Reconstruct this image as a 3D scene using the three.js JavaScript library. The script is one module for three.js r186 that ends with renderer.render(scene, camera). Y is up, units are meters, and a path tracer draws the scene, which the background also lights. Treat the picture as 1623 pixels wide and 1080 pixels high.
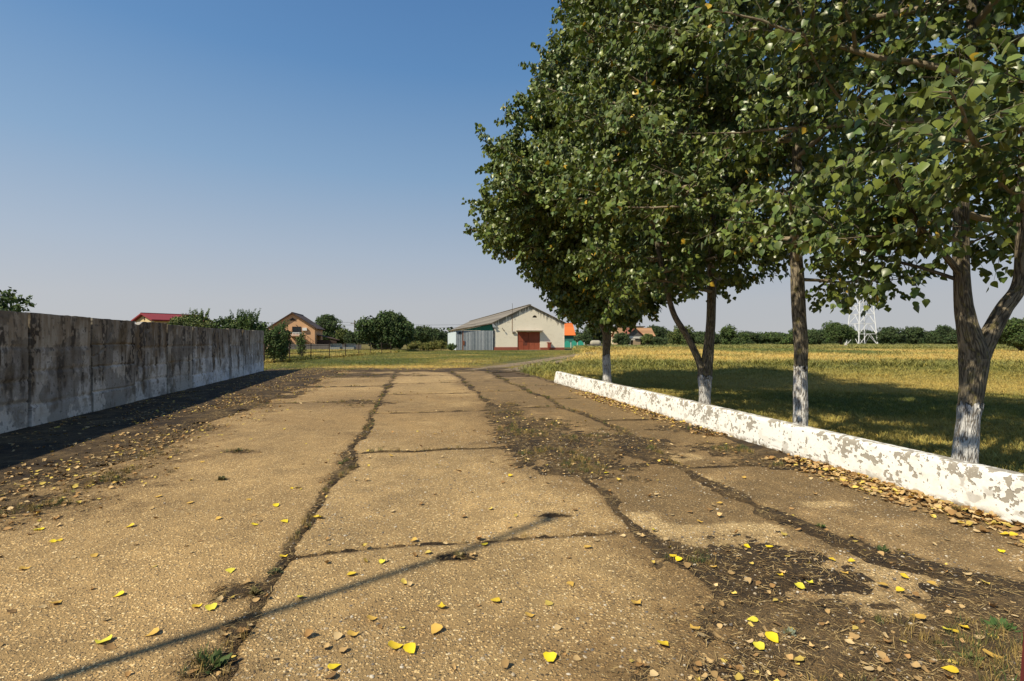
import * as THREE from 'three';
import { mergeGeometries } from 'three/addons/utils/BufferGeometryUtils.js';

// ---------------------------------------------------------------- camera, sky, sun, exposure
const scene = new THREE.Scene();
const renderer = new THREE.WebGLRenderer({ antialias: true });
renderer.setSize(1024, 681);
renderer.toneMapping = THREE.LinearToneMapping;
renderer.toneMappingExposure = 1.16;
renderer.shadowMap.enabled = true;
const EYE = 1.6, FOC = 811;                       // eye height in metres, focal length in photo pixels
const camera = new THREE.PerspectiveCamera(67.3, 1024 / 681, 0.1, 4000);
camera.position.set(0, EYE, 0);
camera.lookAt(0, EYE, -10);

const SUNH = [0.765, 0.644], ELEV = 46 * Math.PI / 180;       // the way the light travels along the ground (x, depth); height of the sun
const sunTo = new THREE.Vector3(-SUNH[0] * Math.cos(ELEV), Math.sin(ELEV), SUNH[1] * Math.cos(ELEV)).normalize();
{
  const W = 1024, H = 512, a = new Float32Array(W * H * 4);
  const stops = [[0, .475, .485, .495], [.07, .455, .48, .515], [.16, .365, .44, .54], [.30, .215, .345, .52], [.46, .105, .235, .45], [.62, .062, .165, .37], [1, .030, .095, .27]];
  for (let j = 0; j < H; j++) {
    const el = ((j + .5) / H - .5) * Math.PI, s = Math.max(0, Math.sin(el));
    let k = 0; while (k < stops.length - 2 && s > stops[k + 1][0]) k++;
    const f = Math.min(1, Math.max(0, (s - stops[k][0]) / (stops[k + 1][0] - stops[k][0])));
    for (let i = 0; i < W; i++) {
      const az = ((i + .5) / W - .5) * 2 * Math.PI;
      const c = Math.cos(el) * Math.cos(az) * sunTo.x + Math.sin(el) * sunTo.y + Math.cos(el) * Math.sin(az) * sunTo.z;
      const mie = .88 + .22 * Math.pow(.5 + .5 * c, 2), o = (j * W + i) * 4, w = .1 * Math.pow(.5 + .5 * c, 4);
      for (let q = 0; q < 3; q++) a[o + q] = (stops[k][q + 1] * (1 - f) + stops[k + 1][q + 1] * f) * mie + w * .6;
      a[o + 3] = 1;
    }
  }
  const t = new THREE.DataTexture(a, W, H, THREE.RGBAFormat, THREE.FloatType);
  t.mapping = THREE.EquirectangularReflectionMapping; t.magFilter = THREE.LinearFilter; t.needsUpdate = true;
  scene.background = t; scene.environment = t;
}
const sun = new THREE.DirectionalLight(new THREE.Color(1, .9, .70), 5);
sun.target.position.set(0, 0, -25); sun.position.copy(sunTo).multiplyScalar(120).add(sun.target.position);
sun.castShadow = true; sun.shadow.mapSize.set(4096, 4096); sun.shadow.bias = -0.0005; sun.shadow.radius = 1.5;
Object.assign(sun.shadow.camera, { left: -70, right: 70, top: 70, bottom: -70, near: 1, far: 320 });
scene.add(sun, sun.target);

// ---------------------------------------------------------------- helpers
const V = (x, y, d) => new THREE.Vector3(x, y, -d);            // x to the right, y up, d = metres ahead of the camera
const xAt = (u, d) => (u - 811.5) / FOC * d;                   // the x of a column of the photo at a depth
const hAt = (v, d) => EYE + (541 - v) / FOC * d;
const onGround = (u, v) => { const d = FOC * EYE / (v - 541); return [xAt(u, d), d]; };
function RNG(s) { let a = s >>> 0; return () => { a = (a + 0x6D2B79F5) >>> 0; let t = a; t = Math.imul(t ^ (t >>> 15), t | 1); t ^= t + Math.imul(t ^ (t >>> 7), t | 61); return ((t ^ (t >>> 14)) >>> 0) / 4294967296; }; }
function hash(x, y, s) { let h = Math.imul(x, 374761393) ^ Math.imul(y, 668265263) ^ Math.imul(s + 11, 1274126177); h = Math.imul(h ^ (h >>> 13), 1274126177); h ^= h >>> 16; return (h >>> 0) / 4294967296; }
function noise(x, y, s = 0, p = 0) {
  let xi = Math.floor(x), yi = Math.floor(y); const fx = x - xi, fy = y - yi;
  let x1 = xi + 1, y1 = yi + 1;
  if (p) { xi = ((xi % p) + p) % p; yi = ((yi % p) + p) % p; x1 = ((x1 % p) + p) % p; y1 = ((y1 % p) + p) % p; }
  const u = fx * fx * (3 - 2 * fx), v = fy * fy * (3 - 2 * fy);
  const a = hash(xi, yi, s), b = hash(x1, yi, s), c = hash(xi, y1, s), e = hash(x1, y1, s);
  return a + (b - a) * u + (c - a) * v + (a - b - c + e) * u * v;
}
function fbm(x, y, o = 4, s = 0, p = 0) { let r = 0, a = .5, n = 0; for (let i = 0; i < o; i++) { r += a * noise(x, y, s + i * 17, p); n += a; a *= .5; x *= 2; y *= 2; p *= 2; } return r / n; }
const smooth = (a, b, x) => { const t = Math.min(1, Math.max(0, (x - a) / (b - a))); return t * t * (3 - 2 * t); };
const mix = (a, b, t) => a + (b - a) * t;
const mix3 = (a, b, t) => [mix(a[0], b[0], t), mix(a[1], b[1], t), mix(a[2], b[2], t)];
const toS = (c) => { c = Math.min(1, Math.max(0, c)); return 255 * (c <= .0031308 ? c * 12.92 : 1.055 * Math.pow(c, 1 / 2.4) - .055); };
const SLUT = new Uint8Array(4097); for (let i = 0; i <= 4096; i++) SLUT[i] = Math.round(toS(i / 4096));
const s8 = (c) => SLUT[Math.min(4096, Math.max(0, Math.round(c * 4096)))];
function tex(W, H, fn, colour = true, rx = 1, ry = 1) {        // fn(u, v, i, j) -> linear rgb, or one height
  const a = new Uint8Array(W * H * 4);
  for (let j = 0; j < H; j++) for (let i = 0; i < W; i++) {
    const c = fn((i + .5) / W, (j + .5) / H, i, j), o = (j * W + i) * 4;
    if (colour) { a[o] = s8(c[0]); a[o + 1] = s8(c[1]); a[o + 2] = s8(c[2]); } else a[o] = a[o + 1] = a[o + 2] = Math.min(255, Math.max(0, c * 255));
    a[o + 3] = 255;
  }
  return texOf(a, W, H, colour, rx, ry);
}
function texOf(a, W, H, colour, rx = 1, ry = 1) {
  const t = new THREE.DataTexture(a, W, H); t.magFilter = THREE.LinearFilter; t.minFilter = THREE.LinearMipmapLinearFilter; t.generateMipmaps = true;
  t.wrapS = t.wrapT = THREE.RepeatWrapping; t.repeat.set(rx, ry); if (colour) t.colorSpace = THREE.SRGBColorSpace; t.needsUpdate = true; return t;
}
const rgb = (r, g, b) => new THREE.Color().setRGB(r, g, b);
const mat = (c, o = {}) => new THREE.MeshStandardMaterial({ color: rgb(...c), roughness: .9, ...o });
const ORD = 'first second third fourth fifth sixth seventh eighth ninth tenth eleventh twelfth thirteenth fourteenth fifteenth sixteenth seventeenth eighteenth nineteenth twentieth twenty-first twenty-second twenty-third twenty-fourth twenty-fifth twenty-sixth twenty-seventh twenty-eighth'.split(' ');
const taken = {};
function numbered(n) { const k = taken[n] = (taken[n] ?? -1) + 1; return k ? n + '_' + String(k).padStart(3, '0') : n; }
function tag(o, label, category, group, kind) { o.userData.label = label; if (category) o.userData.category = category; if (group) o.userData.group = group; if (kind) o.userData.kind = kind; return o; }
function top(o, name) { o.name = numbered(name); scene.add(o); return o; }
function thing(name, label, category, pos, group) { const g = top(new THREE.Group(), name); if (pos) g.position.copy(pos); return tag(g, label, category, group); }
function part(name, geo, m, parent) { const o = new THREE.Mesh(geo, m); o.name = name; o.castShadow = o.receiveShadow = true; parent.add(o); return o; }
function single(name, geo, m, label, category, group, kind) { const o = top(new THREE.Mesh(geo, m), name); o.castShadow = o.receiveShadow = true; return tag(o, label, category, group, kind); }
function setting(name, geo, m, label) { const o = top(new THREE.Mesh(geo, m), name); o.receiveShadow = o.castShadow = true; o.userData.kind = 'structure'; if (label) o.userData.label = label; return o; }
const box = (w, h, l, x = 0, y = 0, z = 0) => new THREE.BoxGeometry(w, h, l).translate(x, y, z);
function geoOf(pos, idx, uv, col) {
  const g = new THREE.BufferGeometry(); g.setAttribute('position', new THREE.Float32BufferAttribute(pos, 3));
  if (uv) g.setAttribute('uv', new THREE.Float32BufferAttribute(uv, 2)); if (col) g.setAttribute('color', new THREE.Float32BufferAttribute(col, 3));
  g.setIndex(idx); g.computeVertexNormals(); return g;
}
function sheet(nx, ny, fn) {                                  // fn(i/nx, j/ny) -> {p:[x,y,z], uv, c}
  const pos = [], uv = [], col = [], idx = [];
  for (let j = 0; j <= ny; j++) for (let i = 0; i <= nx; i++) { const r = fn(i / nx, j / ny, i, j); pos.push(...r.p); uv.push(...(r.uv || [i / nx, j / ny])); if (r.c) col.push(...r.c); }
  for (let j = 0; j < ny; j++) for (let i = 0; i < nx; i++) { const a = j * (nx + 1) + i, b = a + 1, c = a + nx + 1, e = c + 1; idx.push(a, b, e, a, e, c); }
  return geoOf(pos, idx, uv, col.length ? col : null);
}
function prism(pts, depth) {                                  // outline in x, y pushed back along -z
  const s = new THREE.Shape(pts.map(p => new THREE.Vector2(...p)));
  return new THREE.ExtrudeGeometry(s, { depth, bevelEnabled: false }).translate(0, 0, -depth);
}
function bar(a, b, r, n = 6, r2 = r) {
  const d = new THREE.Vector3().subVectors(b, a), g = new THREE.CylinderGeometry(r2, r, d.length(), n, 1);
  g.applyQuaternion(new THREE.Quaternion().setFromUnitVectors(new THREE.Vector3(0, 1, 0), d.normalize()));
  return g.translate((a.x + b.x) / 2, (a.y + b.y) / 2, (a.z + b.z) / 2);
}
function limb(pts, rad, sides, wob) {                         // a tapered tube through points; wob(angle, k, point) scales the radius
  const pos = [], uv = [], idx = [], n = pts.length; let len = 0;
  let N = new THREE.Vector3(1, .01, .02);
  for (let k = 0; k < n; k++) {
    const T = new THREE.Vector3().subVectors(pts[Math.min(n - 1, k + 1)], pts[Math.max(0, k - 1)]).normalize();
    N = N.clone().sub(T.clone().multiplyScalar(N.dot(T))); if (N.lengthSq() < 1e-6) N.set(T.z, T.x, T.y); N.normalize();
    const B = new THREE.Vector3().crossVectors(T, N);
    if (k) len += pts[k].distanceTo(pts[k - 1]);
    for (let i = 0; i <= sides; i++) {
      const a = i / sides * Math.PI * 2, r = rad[k] * (wob ? wob(a, k, pts[k]) : 1), ca = Math.cos(a) * r, sa = Math.sin(a) * r;
      pos.push(pts[k].x + N.x * ca + B.x * sa, pts[k].y + N.y * ca + B.y * sa, pts[k].z + N.z * ca + B.z * sa);
      uv.push(i / sides * Math.max(1, Math.round(rad[0] * 6.28 / .5)) , len / .5);
    }
    if (k) for (let i = 0; i < sides; i++) { const a = (k - 1) * (sides + 1) + i, c = a + sides + 1; idx.push(a, a + 1, c + 1, a, c + 1, c); }
  }
  const tip = pos.length / 3; pos.push(pts[n - 1].x, pts[n - 1].y, pts[n - 1].z); uv.push(0, len / .5);
  const b = (n - 1) * (sides + 1); for (let i = 0; i < sides; i++) idx.push(b + i, b + i + 1, tip);
  return geoOf(pos, idx, uv);
}
function copies(name, geo, m, list, parent, colours) {        // InstancedMesh from matrices
  const o = new THREE.InstancedMesh(geo, m, list.length); o.name = parent === scene ? numbered(name) : name;
  for (let i = 0; i < list.length; i++) { o.setMatrixAt(i, list[i]); if (colours) o.setColorAt(i, colours[i]); }
  o.castShadow = o.receiveShadow = true; o.userData.kind = 'stuff'; parent.add(o); return o;
}
const M4 = (p, q, s) => new THREE.Matrix4().compose(p, q, typeof s === 'number' ? new THREE.Vector3(s, s, s) : s);
const YAW = (a) => new THREE.Quaternion().setFromAxisAngle(new THREE.Vector3(0, 1, 0), a);
function anyTurn(r) { const a = r() * 6.283, b = r() * 6.283, c = r(), s = Math.sqrt(1 - c), t = Math.sqrt(c); return new THREE.Quaternion(s * Math.sin(a), s * Math.cos(a), t * Math.sin(b), t * Math.cos(b)); }

// ---------------------------------------------------------------- the road's own directions
const K = .19;                                                // the road runs a little left: x = t - K d
const LEFTX = -3.95, CR1 = -.91, CR2 = 1.9, CR3 = 3.5, ROADEND = 27.2;
const wallX = (d) => -8.81 - .238 * (d - 9.34);               // face of the tall concrete wall
const kerbX = (d) => 5.15 - .181 * d;                         // face of the low white wall
function crackT(k, d) {                                       // where a lengthwise crack runs (t at depth d)
  const w = (noise(d * .9, k * 7.3, 5) - .5) * .16 + (noise(d * 4, k * 3.1, 6) - .5) * .05;
  if (k === 0) return LEFTX + (noise(d * .4, 3, 8) - .5) * .6;
  if (k === 1) return CR1 + w; if (k === 2) return CR2 + w * 1.4 + .06 * smooth(15, 27, d);
  if (k === 3) { const q = smooth(3.2, 3.9, d) * (1 - smooth(6, 9, d)); return 3.62 - .2 * q + .35 * (1 - smooth(3.2, 3.8, d)) + w * 1.6; }
  return kerbX(d) + K * d + .1;
}

// ---------------------------------------------------------------- textures of the ground
function stones(W, count, rMin, rMax, seed, palette, base) {  // rounded gravel set in a sandy bed: colour and height
  const r = RNG(seed), h = new Float32Array(W * W), c = new Float32Array(W * W * 3);
  for (let j = 0; j < W; j++) for (let i = 0; i < W; i++) {
    const n = .55 + .5 * fbm(i / W * 16, j / W * 16, 4, seed, 16) * (.7 + .6 * hash(i, j, seed)), o = j * W + i;
    h[o] = .22 + .25 * hash(i, j, seed + 3); for (let q = 0; q < 3; q++) c[o * 3 + q] = base[q] * n;
  }
  for (let k = 0; k < count; k++) {
    const R = rMin + (rMax - rMin) * Math.pow(r(), 3), cx = r() * W, cy = r() * W, el = .6 + .4 * r(), an = r() * 6.283, ca = Math.cos(an), sa = Math.sin(an);
    const p = palette[Math.floor(r() * palette.length)], v = .75 + .5 * r(), m = Math.ceil(R);
    for (let y = -m; y <= m; y++) for (let x = -m; x <= m; x++) {
      const a = (x * ca + y * sa) / R, b = (-x * sa + y * ca) / (R * el), q = a * a + b * b + (hash(x + k, y, seed) - .5) * .3; if (q > 1) continue;
      const o = ((Math.floor(cy + y) % W + W) % W) * W + (Math.floor(cx + x) % W + W) % W, z = .45 + .5 * Math.sqrt(1 - Math.max(0, q));
      if (z < h[o]) continue; h[o] = z; for (let s = 0; s < 3; s++) c[o * 3 + s] = p[s] * v * (.9 + .2 * hash(x, y + k, seed + 1));
    }
  }
  const A = new Uint8Array(W * W * 4), B = new Uint8Array(W * W * 4);
  for (let o = 0; o < W * W; o++) { for (let q = 0; q < 3; q++) { A[o * 4 + q] = s8(c[o * 3 + q]); B[o * 4 + q] = h[o] * 255; } A[o * 4 + 3] = B[o * 4 + 3] = 255; }
  return [A, B];
}
const AGG = stones(2048, 64000, 1.5, 7.5, 71, [[.86, .76, .58], [.72, .6, .42], [.5, .42, .3], [.95, .9, .8], [.66, .56, .4], [.62, .5, .34], [.22, .2, .17], [.6, .49, .33], [.82, .73, .56], [.36, .29, .2], [.14, .12, .1]], [.5, .415, .285]);
const aggMap = texOf(AGG[0], 2048, 2048, true, 1 / 2.6, 1 / 2.6), aggBump = texOf(AGG[1], 2048, 2048, false, 1 / 2.6, 1 / 2.6);
const slabMat = new THREE.MeshStandardMaterial({ map: aggMap, bumpMap: aggBump, bumpScale: .009, vertexColors: true, roughness: .92 });
const soilTex = tex(1024, 1024, (u, v, i, j) => {
  const a = fbm(u * 24, v * 24, 5, 41, 24), b = noise(u * 300, v * 90, 47, 0), e = hash(i >> 1, j >> 1, 43), k = .1 + 1.2 * a + (b > .78 ? .55 : 0) + (e > .95 ? .8 : 0) - (e < .16 ? .3 : 0);
  return [k * .8, k * .74, k * .66];
}, true, 1 / 1.7, 1 / 1.7);
const soilBump = tex(1024, 1024, (u, v, i, j) => .6 * fbm(u * 40, v * 40, 5, 45, 40) + .4 * hash(i >> 1, j >> 1, 46), false, 1 / 1.7, 1 / 1.7);
const soilMat = new THREE.MeshStandardMaterial({ map: soilTex, bumpMap: soilBump, bumpScale: .04, vertexColors: true, roughness: 1 });
const turfMat = new THREE.MeshStandardMaterial({ map: soilTex, bumpMap: soilBump, bumpScale: .03, vertexColors: true, roughness: 1 });

// ---------------------------------------------------------------- ground: what grows where
const GREEN = [.115, .145, .024], OLIVE = [.22, .21, .038], DRY = [.40, .31, .07], STRAW = [.62, .44, .11];
function field(x, d) {                                        // colour, height and share of grass at a place
  const t = x + K * d, n = fbm(x * .23, d * .23, 4, 101), n2 = fbm(x * .9, d * .9, 3, 103), n3 = fbm(x * .06, d * .03, 3, 107), dw = d + 16 * (fbm(x * .035, d * .05, 3, 109) - .5) * smooth(14, 40, d) * 2;
  const right = t > 5.3 && (d < 30 || x > -1 + .14 * d);
  let dry, h = .09, cover = 1;
  if (right) {
    dry = .12 + .9 * smooth(.42, .62, n) * .6 + .25 * (n2 - .5);
    dry = mix(dry, .72 + .5 * (n - .5), smooth(13, 17, d + 2 * (n2 - .5)));
    const tall = smooth(21, 33, dw + 8 * (n - .5));
    dry = mix(dry, .22 + .5 * (n2 - .4), tall * (1 - smooth(29, 40, dw + 14 * (n - .5))));
    dry = mix(dry, 1.0 - .9 * smooth(.5, .68, n3 + .3 * (n2 - .5)) - .3 * smooth(.52, .7, n), smooth(29, 40, dw + 14 * (n - .5)));
    dry = mix(dry, .28 + .9 * (n3 - .45), smooth(60, 92, dw + 40 * (n3 - .5)));
    h = mix(.07 + .06 * n2, .3 + .2 * n2, tall); cover = .8 + .2 * n;
  } else {
    dry = .3 + 1.5 * (n - .45) + .4 * (n2 - .5) + .35 * (1 - smooth(30, 36, d));
    if (x < -17 + .05 * (d - 36)) { dry = .45 + 1.2 * (n - .45); h = .28; }
    h = Math.max(h, .05 + .06 * n2);
  }
  dry = Math.min(1.05, Math.max(0, dry));
  const c = dry < .4 ? mix3(GREEN, OLIVE, dry / .4) : dry < .75 ? mix3(OLIVE, DRY, (dry - .4) / .35) : mix3(DRY, STRAW, (dry - .75) / .3);
  return { c, h, cover, dry };
}
{ // the ground, one sheet to the horizon, finer near the camera
  const line = (a, b, s, g, far) => { const r = []; for (let x = a; x <= b; x += s) r.push(x); let x = r[r.length - 1], q = s; while (x < far) { q *= g; x += q; r.push(x); } return r; };
  const right = line(0, 22, .3, 1.22, 2600), xs = [...right.slice(1).map(x => -x).reverse(), ...right], ds = [-60, -30, -15, -8, -4, -2, 0, ...line(1, 40, .3, 1.16, 2600)];
  const pos = [], uv = [], col = [], idx = [], nx = xs.length;
  for (const d of ds) for (const x of xs) {
    const t = x + K * d, road = t > LEFTX - 1.5 && t < 5.25 && d < ROADEND + .5, f = field(x, d);
    const bare = x < kerbX(d) && d < 24 && x > wallX(d) - .3;
    const y = road || bare ? -.05 : -.012 + .03 * (fbm(x * .3, d * .3, 3, 9) - .5) * smooth(0, 1, Math.abs(d));
    let c = f.c.map(q => q * .85); if (bare) c = [.12, .08, .04];
    pos.push(x, y, -d); uv.push(x, d); col.push(c[0], c[1], c[2]);
  }
  for (let j = 0; j < ds.length - 1; j++) for (let i = 0; i < nx - 1; i++) { const a = j * nx + i, c = a + nx; idx.push(a, a + 1, c + 1, a, c + 1, c); }
  setting('ground', geoOf(pos, idx, uv, col), turfMat, 'flat grassy and earthy ground reaching the horizon');
}

// ---------------------------------------------------------------- soil, moss and debris that lies on the concrete
const JOINTS = [[1, 3.78, .008], [1, 7.25, .03], [1, 11.2, .04], [1, 15.1, .03], [1, 19, .03], [1, 23, .03], [0, 12.9, .08], [0, 17.5, .1], [0, 22, .12], [2, 8.3, .12], [2, 12.1, .07], [2, 16, .04], [2, 20, .05], [3, 6.4, .02], [3, 10.2, .06], [3, 14, .05], [3, 18, .05]];
const PILES = [[1190, 885, .5, .26, 1], [1140, 880, .3, .2, .7], [1260, 905, .3, .2, .8], [1240, 985, .55, .2, .85], [1330, 1030, .8, .3, .9], [1250, 1065, .5, .2, .8], [1420, 1050, .7, .3, .9], [1560, 1030, .7, .35, 1], [1590, 955, .35, .2, .8], [1480, 1075, .6, .25, .9], [1180, 1040, .3, .18, .6], [900, 705, .75, 1.1, 1], [850, 680, .55, 1.1, .9], [960, 712, .6, .8, .7], [800, 655, .3, 1.2, .9], [920, 735, .5, .5, .7], [875, 818, .11, .05, .7], [728, 886, .09, .06, .9], [330, 1065, .16, .12, 1], [380, 940, .12, .1, .7], [660, 588, 2.6, 1.0, 1.3], [560, 596, 1.8, 1.0, .8], [380, 718, .16, .1, .6], [352, 762, .09, .06, .5], [30, 800, .7, .3, .75], [130, 765, .6, .3, .7], [210, 722, .6, .35, .7], [0, 760, .7, .4, .8], [570, 640, .5, .5, .7], [1290, 735, .7, .4, .7], [1220, 715, .6, .4, .6], [1170, 680, .8, .5, .6]]
  .map(([u, v, a, b, s]) => { const [x, d] = onGround(u, v); return [x, d, a, b, s]; });
function soil(x, d) {                                         // how much debris lies here: above 0 it covers the concrete
  const t = x + K * d, n = fbm(x * 5, d * 5, 3, 21) * .6 + fbm(x * 23, d * 23, 2, 22) * .4, nn = fbm(x * 1.3, d * 1.3, 3, 23);
  let s = -1;
  for (const [k, w, grow] of [[1, .03, .10], [2, .032, .10], [3, .035, .09]]) {
    let ww = w + grow * smooth(.4, .7, nn); if (k === 2) ww += .16 * smooth(6, 8, d) * (1 - smooth(10, 14, d)) + .12 * (1 - smooth(2.5, 3.4, d));
    if (k === 3) ww += .1 * (1 - smooth(3.6, 5, d));
    s = Math.max(s, 1 - Math.abs(t - crackT(k, d)) / ww + (n - .5) * 2.2);
  }
  for (const [k, dj, w] of JOINTS) { const a = crackT(k, d), b = crackT(k + 1, d); if (t > a && t < b) s = Math.max(s, 1 - Math.abs(d - dj - K * (t - a) - (noise(t * 2, dj, 24) - .5) * .12) / (w * (.4 + nn) + .007 * Math.max(1, d / 6)) + (n - .62) * 3); }
  for (const [px, pd, a, b, w] of PILES) { const q = Math.hypot((x - px) / a, (d - pd) / b); if (q < 2.2) s = Math.max(s, w * (1.15 - q) + (n - .5) * 2.6 + (nn - .5) * 1.2); }
  const vx = x - wallX(d), edge = t - LEFTX - .25;                    // earth washed down along the tall wall
  s = Math.max(s, -edge * 1.3 - .2 + (nn - .5) * 2.4 + (n - .5) * 1.6);
  if (vx < .5) s = Math.max(s, 1.2);
  const kx = kerbX(d) - x; s = Math.max(s, .7 - kx * 5.5 + (n - .5) * 1.6 + (nn - .5) * 1.4);  // and a thin drift along the white wall
  s = Math.max(s, (d - ROADEND + .9) * 1.2 + (nn - .5) * 3);
  return Math.min(1.6, s);
}
function soilColour(x, d) {
  const n = fbm(x * 3, d * 3, 4, 31), t = x + K * d, e = fbm(x * 9, d * 9, 3, 33);
  const dark = [.052, .032, .013], mid = [.15, .098, .04], pale = [.27, .19, .09];
  let c = n < .5 ? mix3(dark, mid, smooth(.25, .5, n)) : mix3(mid, pale, smooth(.5, .78, n));
  c = mix3(c, dark, .45 * smooth(.4, .6, e));
  if (t > 1.8 && d < 4.3) c = d > 3.15 ? mix3(c, dark, .55) : mix3(c, [.30, .205, .095], .45);
  return c.map(q => q * 1.3);
}
{
  const gs = [];
  for (const [d0, d1, st] of [[1.2, 8, .045], [8, 16, .1], [16, 29.5, .2]]) {
    const xa = Math.floor(wallX(d1) - 1), xb = Math.ceil(kerbX(d0) + .1), nx = Math.round((xb - xa) / st), nd = Math.round((d1 - d0) / st), H = new Float32Array((nx + 1) * (nd + 1)), used = new Int32Array(H.length).fill(-1), pos = [], uv = [], col = [], idx = [];
    for (let j = 0; j <= nd; j++) for (let i = 0; i <= nx; i++) { const x = xa + i * st, d = d0 + j * st; H[j * (nx + 1) + i] = x < wallX(d) - .15 || x > kerbX(d) + .08 || d < 1.2 || x < -1.15 * d - 2.5 ? -9 : soil(x, d); }
    const vert = (i, j) => { const o = j * (nx + 1) + i; if (used[o] < 0) { used[o] = pos.length / 3; const x = xa + i * st, d = d0 + j * st, s = Math.max(-.6, H[o]); pos.push(x, s > 0 ? .004 + Math.min(.02, s * .014) + .006 * (fbm(x * 20, d * 20, 2, 35) - .5) : s * .03 + .002, -d); uv.push(x, d); col.push(...soilColour(x, d)); } return used[o]; };
    for (let j = 0; j < nd; j++) for (let i = 0; i < nx; i++) { const o = j * (nx + 1) + i; if (Math.max(H[o], H[o + 1], H[o + nx + 1], H[o + nx + 2]) < -.1 || Math.min(H[o], H[o + 1], H[o + nx + 1], H[o + nx + 2]) < -8) continue; const a = vert(i, j), b = vert(i + 1, j), c = vert(i, j + 1), e = vert(i + 1, j + 1); idx.push(a, b, e, a, e, c); }
    gs.push(geoOf(pos, idx, uv, col));
  }
  single('soil_drifts', mergeGeometries(gs), soilMat, 'dark brown soil, moss and rotted litter lying in the cracks and along the wall', 'soil', null, 'stuff');
}

// ---------------------------------------------------------------- the concrete road: slabs between cracks and joints
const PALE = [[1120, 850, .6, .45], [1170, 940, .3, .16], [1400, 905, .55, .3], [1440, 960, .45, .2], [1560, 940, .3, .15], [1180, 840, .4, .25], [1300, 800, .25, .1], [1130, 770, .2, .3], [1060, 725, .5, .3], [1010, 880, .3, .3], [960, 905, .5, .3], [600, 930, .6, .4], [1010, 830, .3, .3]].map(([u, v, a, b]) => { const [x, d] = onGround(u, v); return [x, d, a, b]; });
function slabColour(x, d, lane) {
  const n = fbm(x * .8, d * .8, 4, 51), n2 = fbm(x * 4, d * 4, 4, 53), n3 = fbm(x * .35, d * .35, 3, 57), t = x + K * d;
  let c = [.60, .475, .285], k = .64 + .48 * n + .36 * (n2 - .5);
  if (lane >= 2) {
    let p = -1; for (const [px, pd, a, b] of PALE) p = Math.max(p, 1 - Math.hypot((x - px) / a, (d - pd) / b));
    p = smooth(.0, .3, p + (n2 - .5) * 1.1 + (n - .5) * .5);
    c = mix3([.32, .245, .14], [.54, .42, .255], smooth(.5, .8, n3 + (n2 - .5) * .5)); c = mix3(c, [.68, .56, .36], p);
  } else {
    if (lane === 0) c = mix3(c, [.55, .425, .245], .7);
    c = mix3(c, [.37, .275, .15], .7 * smooth(.48, .68, n3 + .5 * (n2 - .5)));
    if (lane === 1) c = mix3(c, [.32, .23, .12], .7 * smooth(.55, .0, crackT(2, d) - t + (n2 - .5) * .9 + (n - .5) * .6));
  }
  const s = soil(x, d); if (s > -.9) c = mix3(c, [.24, .17, .085], .6 * smooth(-.9, .1, s + (n2 - .5) * .8));   // earth ground into the surface beside the drifts
  return c.map(q => q * k * 1.7);
}
{
  const base = setting('road', new THREE.PlaneGeometry(.1, .1), slabMat, 'old cracked concrete road of large slabs');
  base.geometry = sheet(30, 60, (a, b) => { const d = -3 + b * (ROADEND + 2.5), t0 = LEFTX - .2, t1 = 5.3, t = mix(t0, t1, a); return { p: [t - K * d, -.03, -d], uv: [t, d], c: [.2, .14, .07] }; });
  const rows = { 0: [-3, 12.9, 17.5, 22, 27.5], 1: [-3, 3.78, 7.25, 11.2, 15.1, 19, 23, 27.6], 2: [-3, 8.3, 12.1, 16, 20, 24, 27.4], 3: [-3, 6.4, 10.2, 14, 18, 22.3] };
  let sn = 0;
  for (let k = 0; k < 4; k++) for (let i = 0; i < rows[k].length - 1; i++) {
    const d0 = rows[k][i], d1 = rows[k][i + 1], st = d0 < 7 ? .055 : d0 < 13 ? .11 : .22, near = Math.max(d0, 1), mid = (d0 + d1) / 2;
    const w = crackT(k + 1, mid) - crackT(k, mid), nx = Math.ceil(w / st) + 2, ny = Math.ceil((d1 - near) / st) + 2, r = RNG(900 + sn++), dy = (r() - .5) * .008, tilt = (r() - .5) * .004;
    const seam = (t, dd, side) => dd + K * (t - crackT(k, dd)) + (noise(t * 2, dd, 24) - .5) * .12 + side * .004 + (noise(t * 14, dd + side, 61) - .5) * .014;
    const g = sheet(nx, ny, (a, b, ii, jj) => {
      const skirt = ii === 0 || ii === nx || jj === 0 || jj === ny, fi = Math.min(1, Math.max(0, (ii - 1) / (nx - 2))), fj = Math.min(1, Math.max(0, (jj - 1) / (ny - 2)));
      let d = mix(near, d1, fj), t = 0;
      for (let q = 0; q < 2; q++) {
        const rag = (noise(d * 12, k * 5 + 1, 62) - .5) * .03, L = crackT(k, d) + .012 + rag, R = crackT(k + 1, d) - .012 + (noise(d * 12, k * 5 + 2, 63) - .5) * .03; t = mix(L, R, fi);
        const lo = d0 < 0 ? near : seam(t, d0, 1), hi = seam(t, d1, -1); d = mix(lo, hi, fj);
      }
      const x = t - K * d, e = Math.min(fi * w, (1 - fi) * w, fj * (d1 - near), (1 - fj) * (d1 - near));
      const y = dy + tilt * (t - 1) + .006 * (fbm(x * 1.2, d * 1.2, 3, 64) - .5) - .008 * (1 - smooth(0, .06, e));
      return { p: [x, skirt ? -.045 : y, -d], uv: [x + sn * .37, d + sn * .71], c: slabColour(x, d, k) };
    });
    part('concrete_slab', g, slabMat, base);
  }
}
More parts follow.
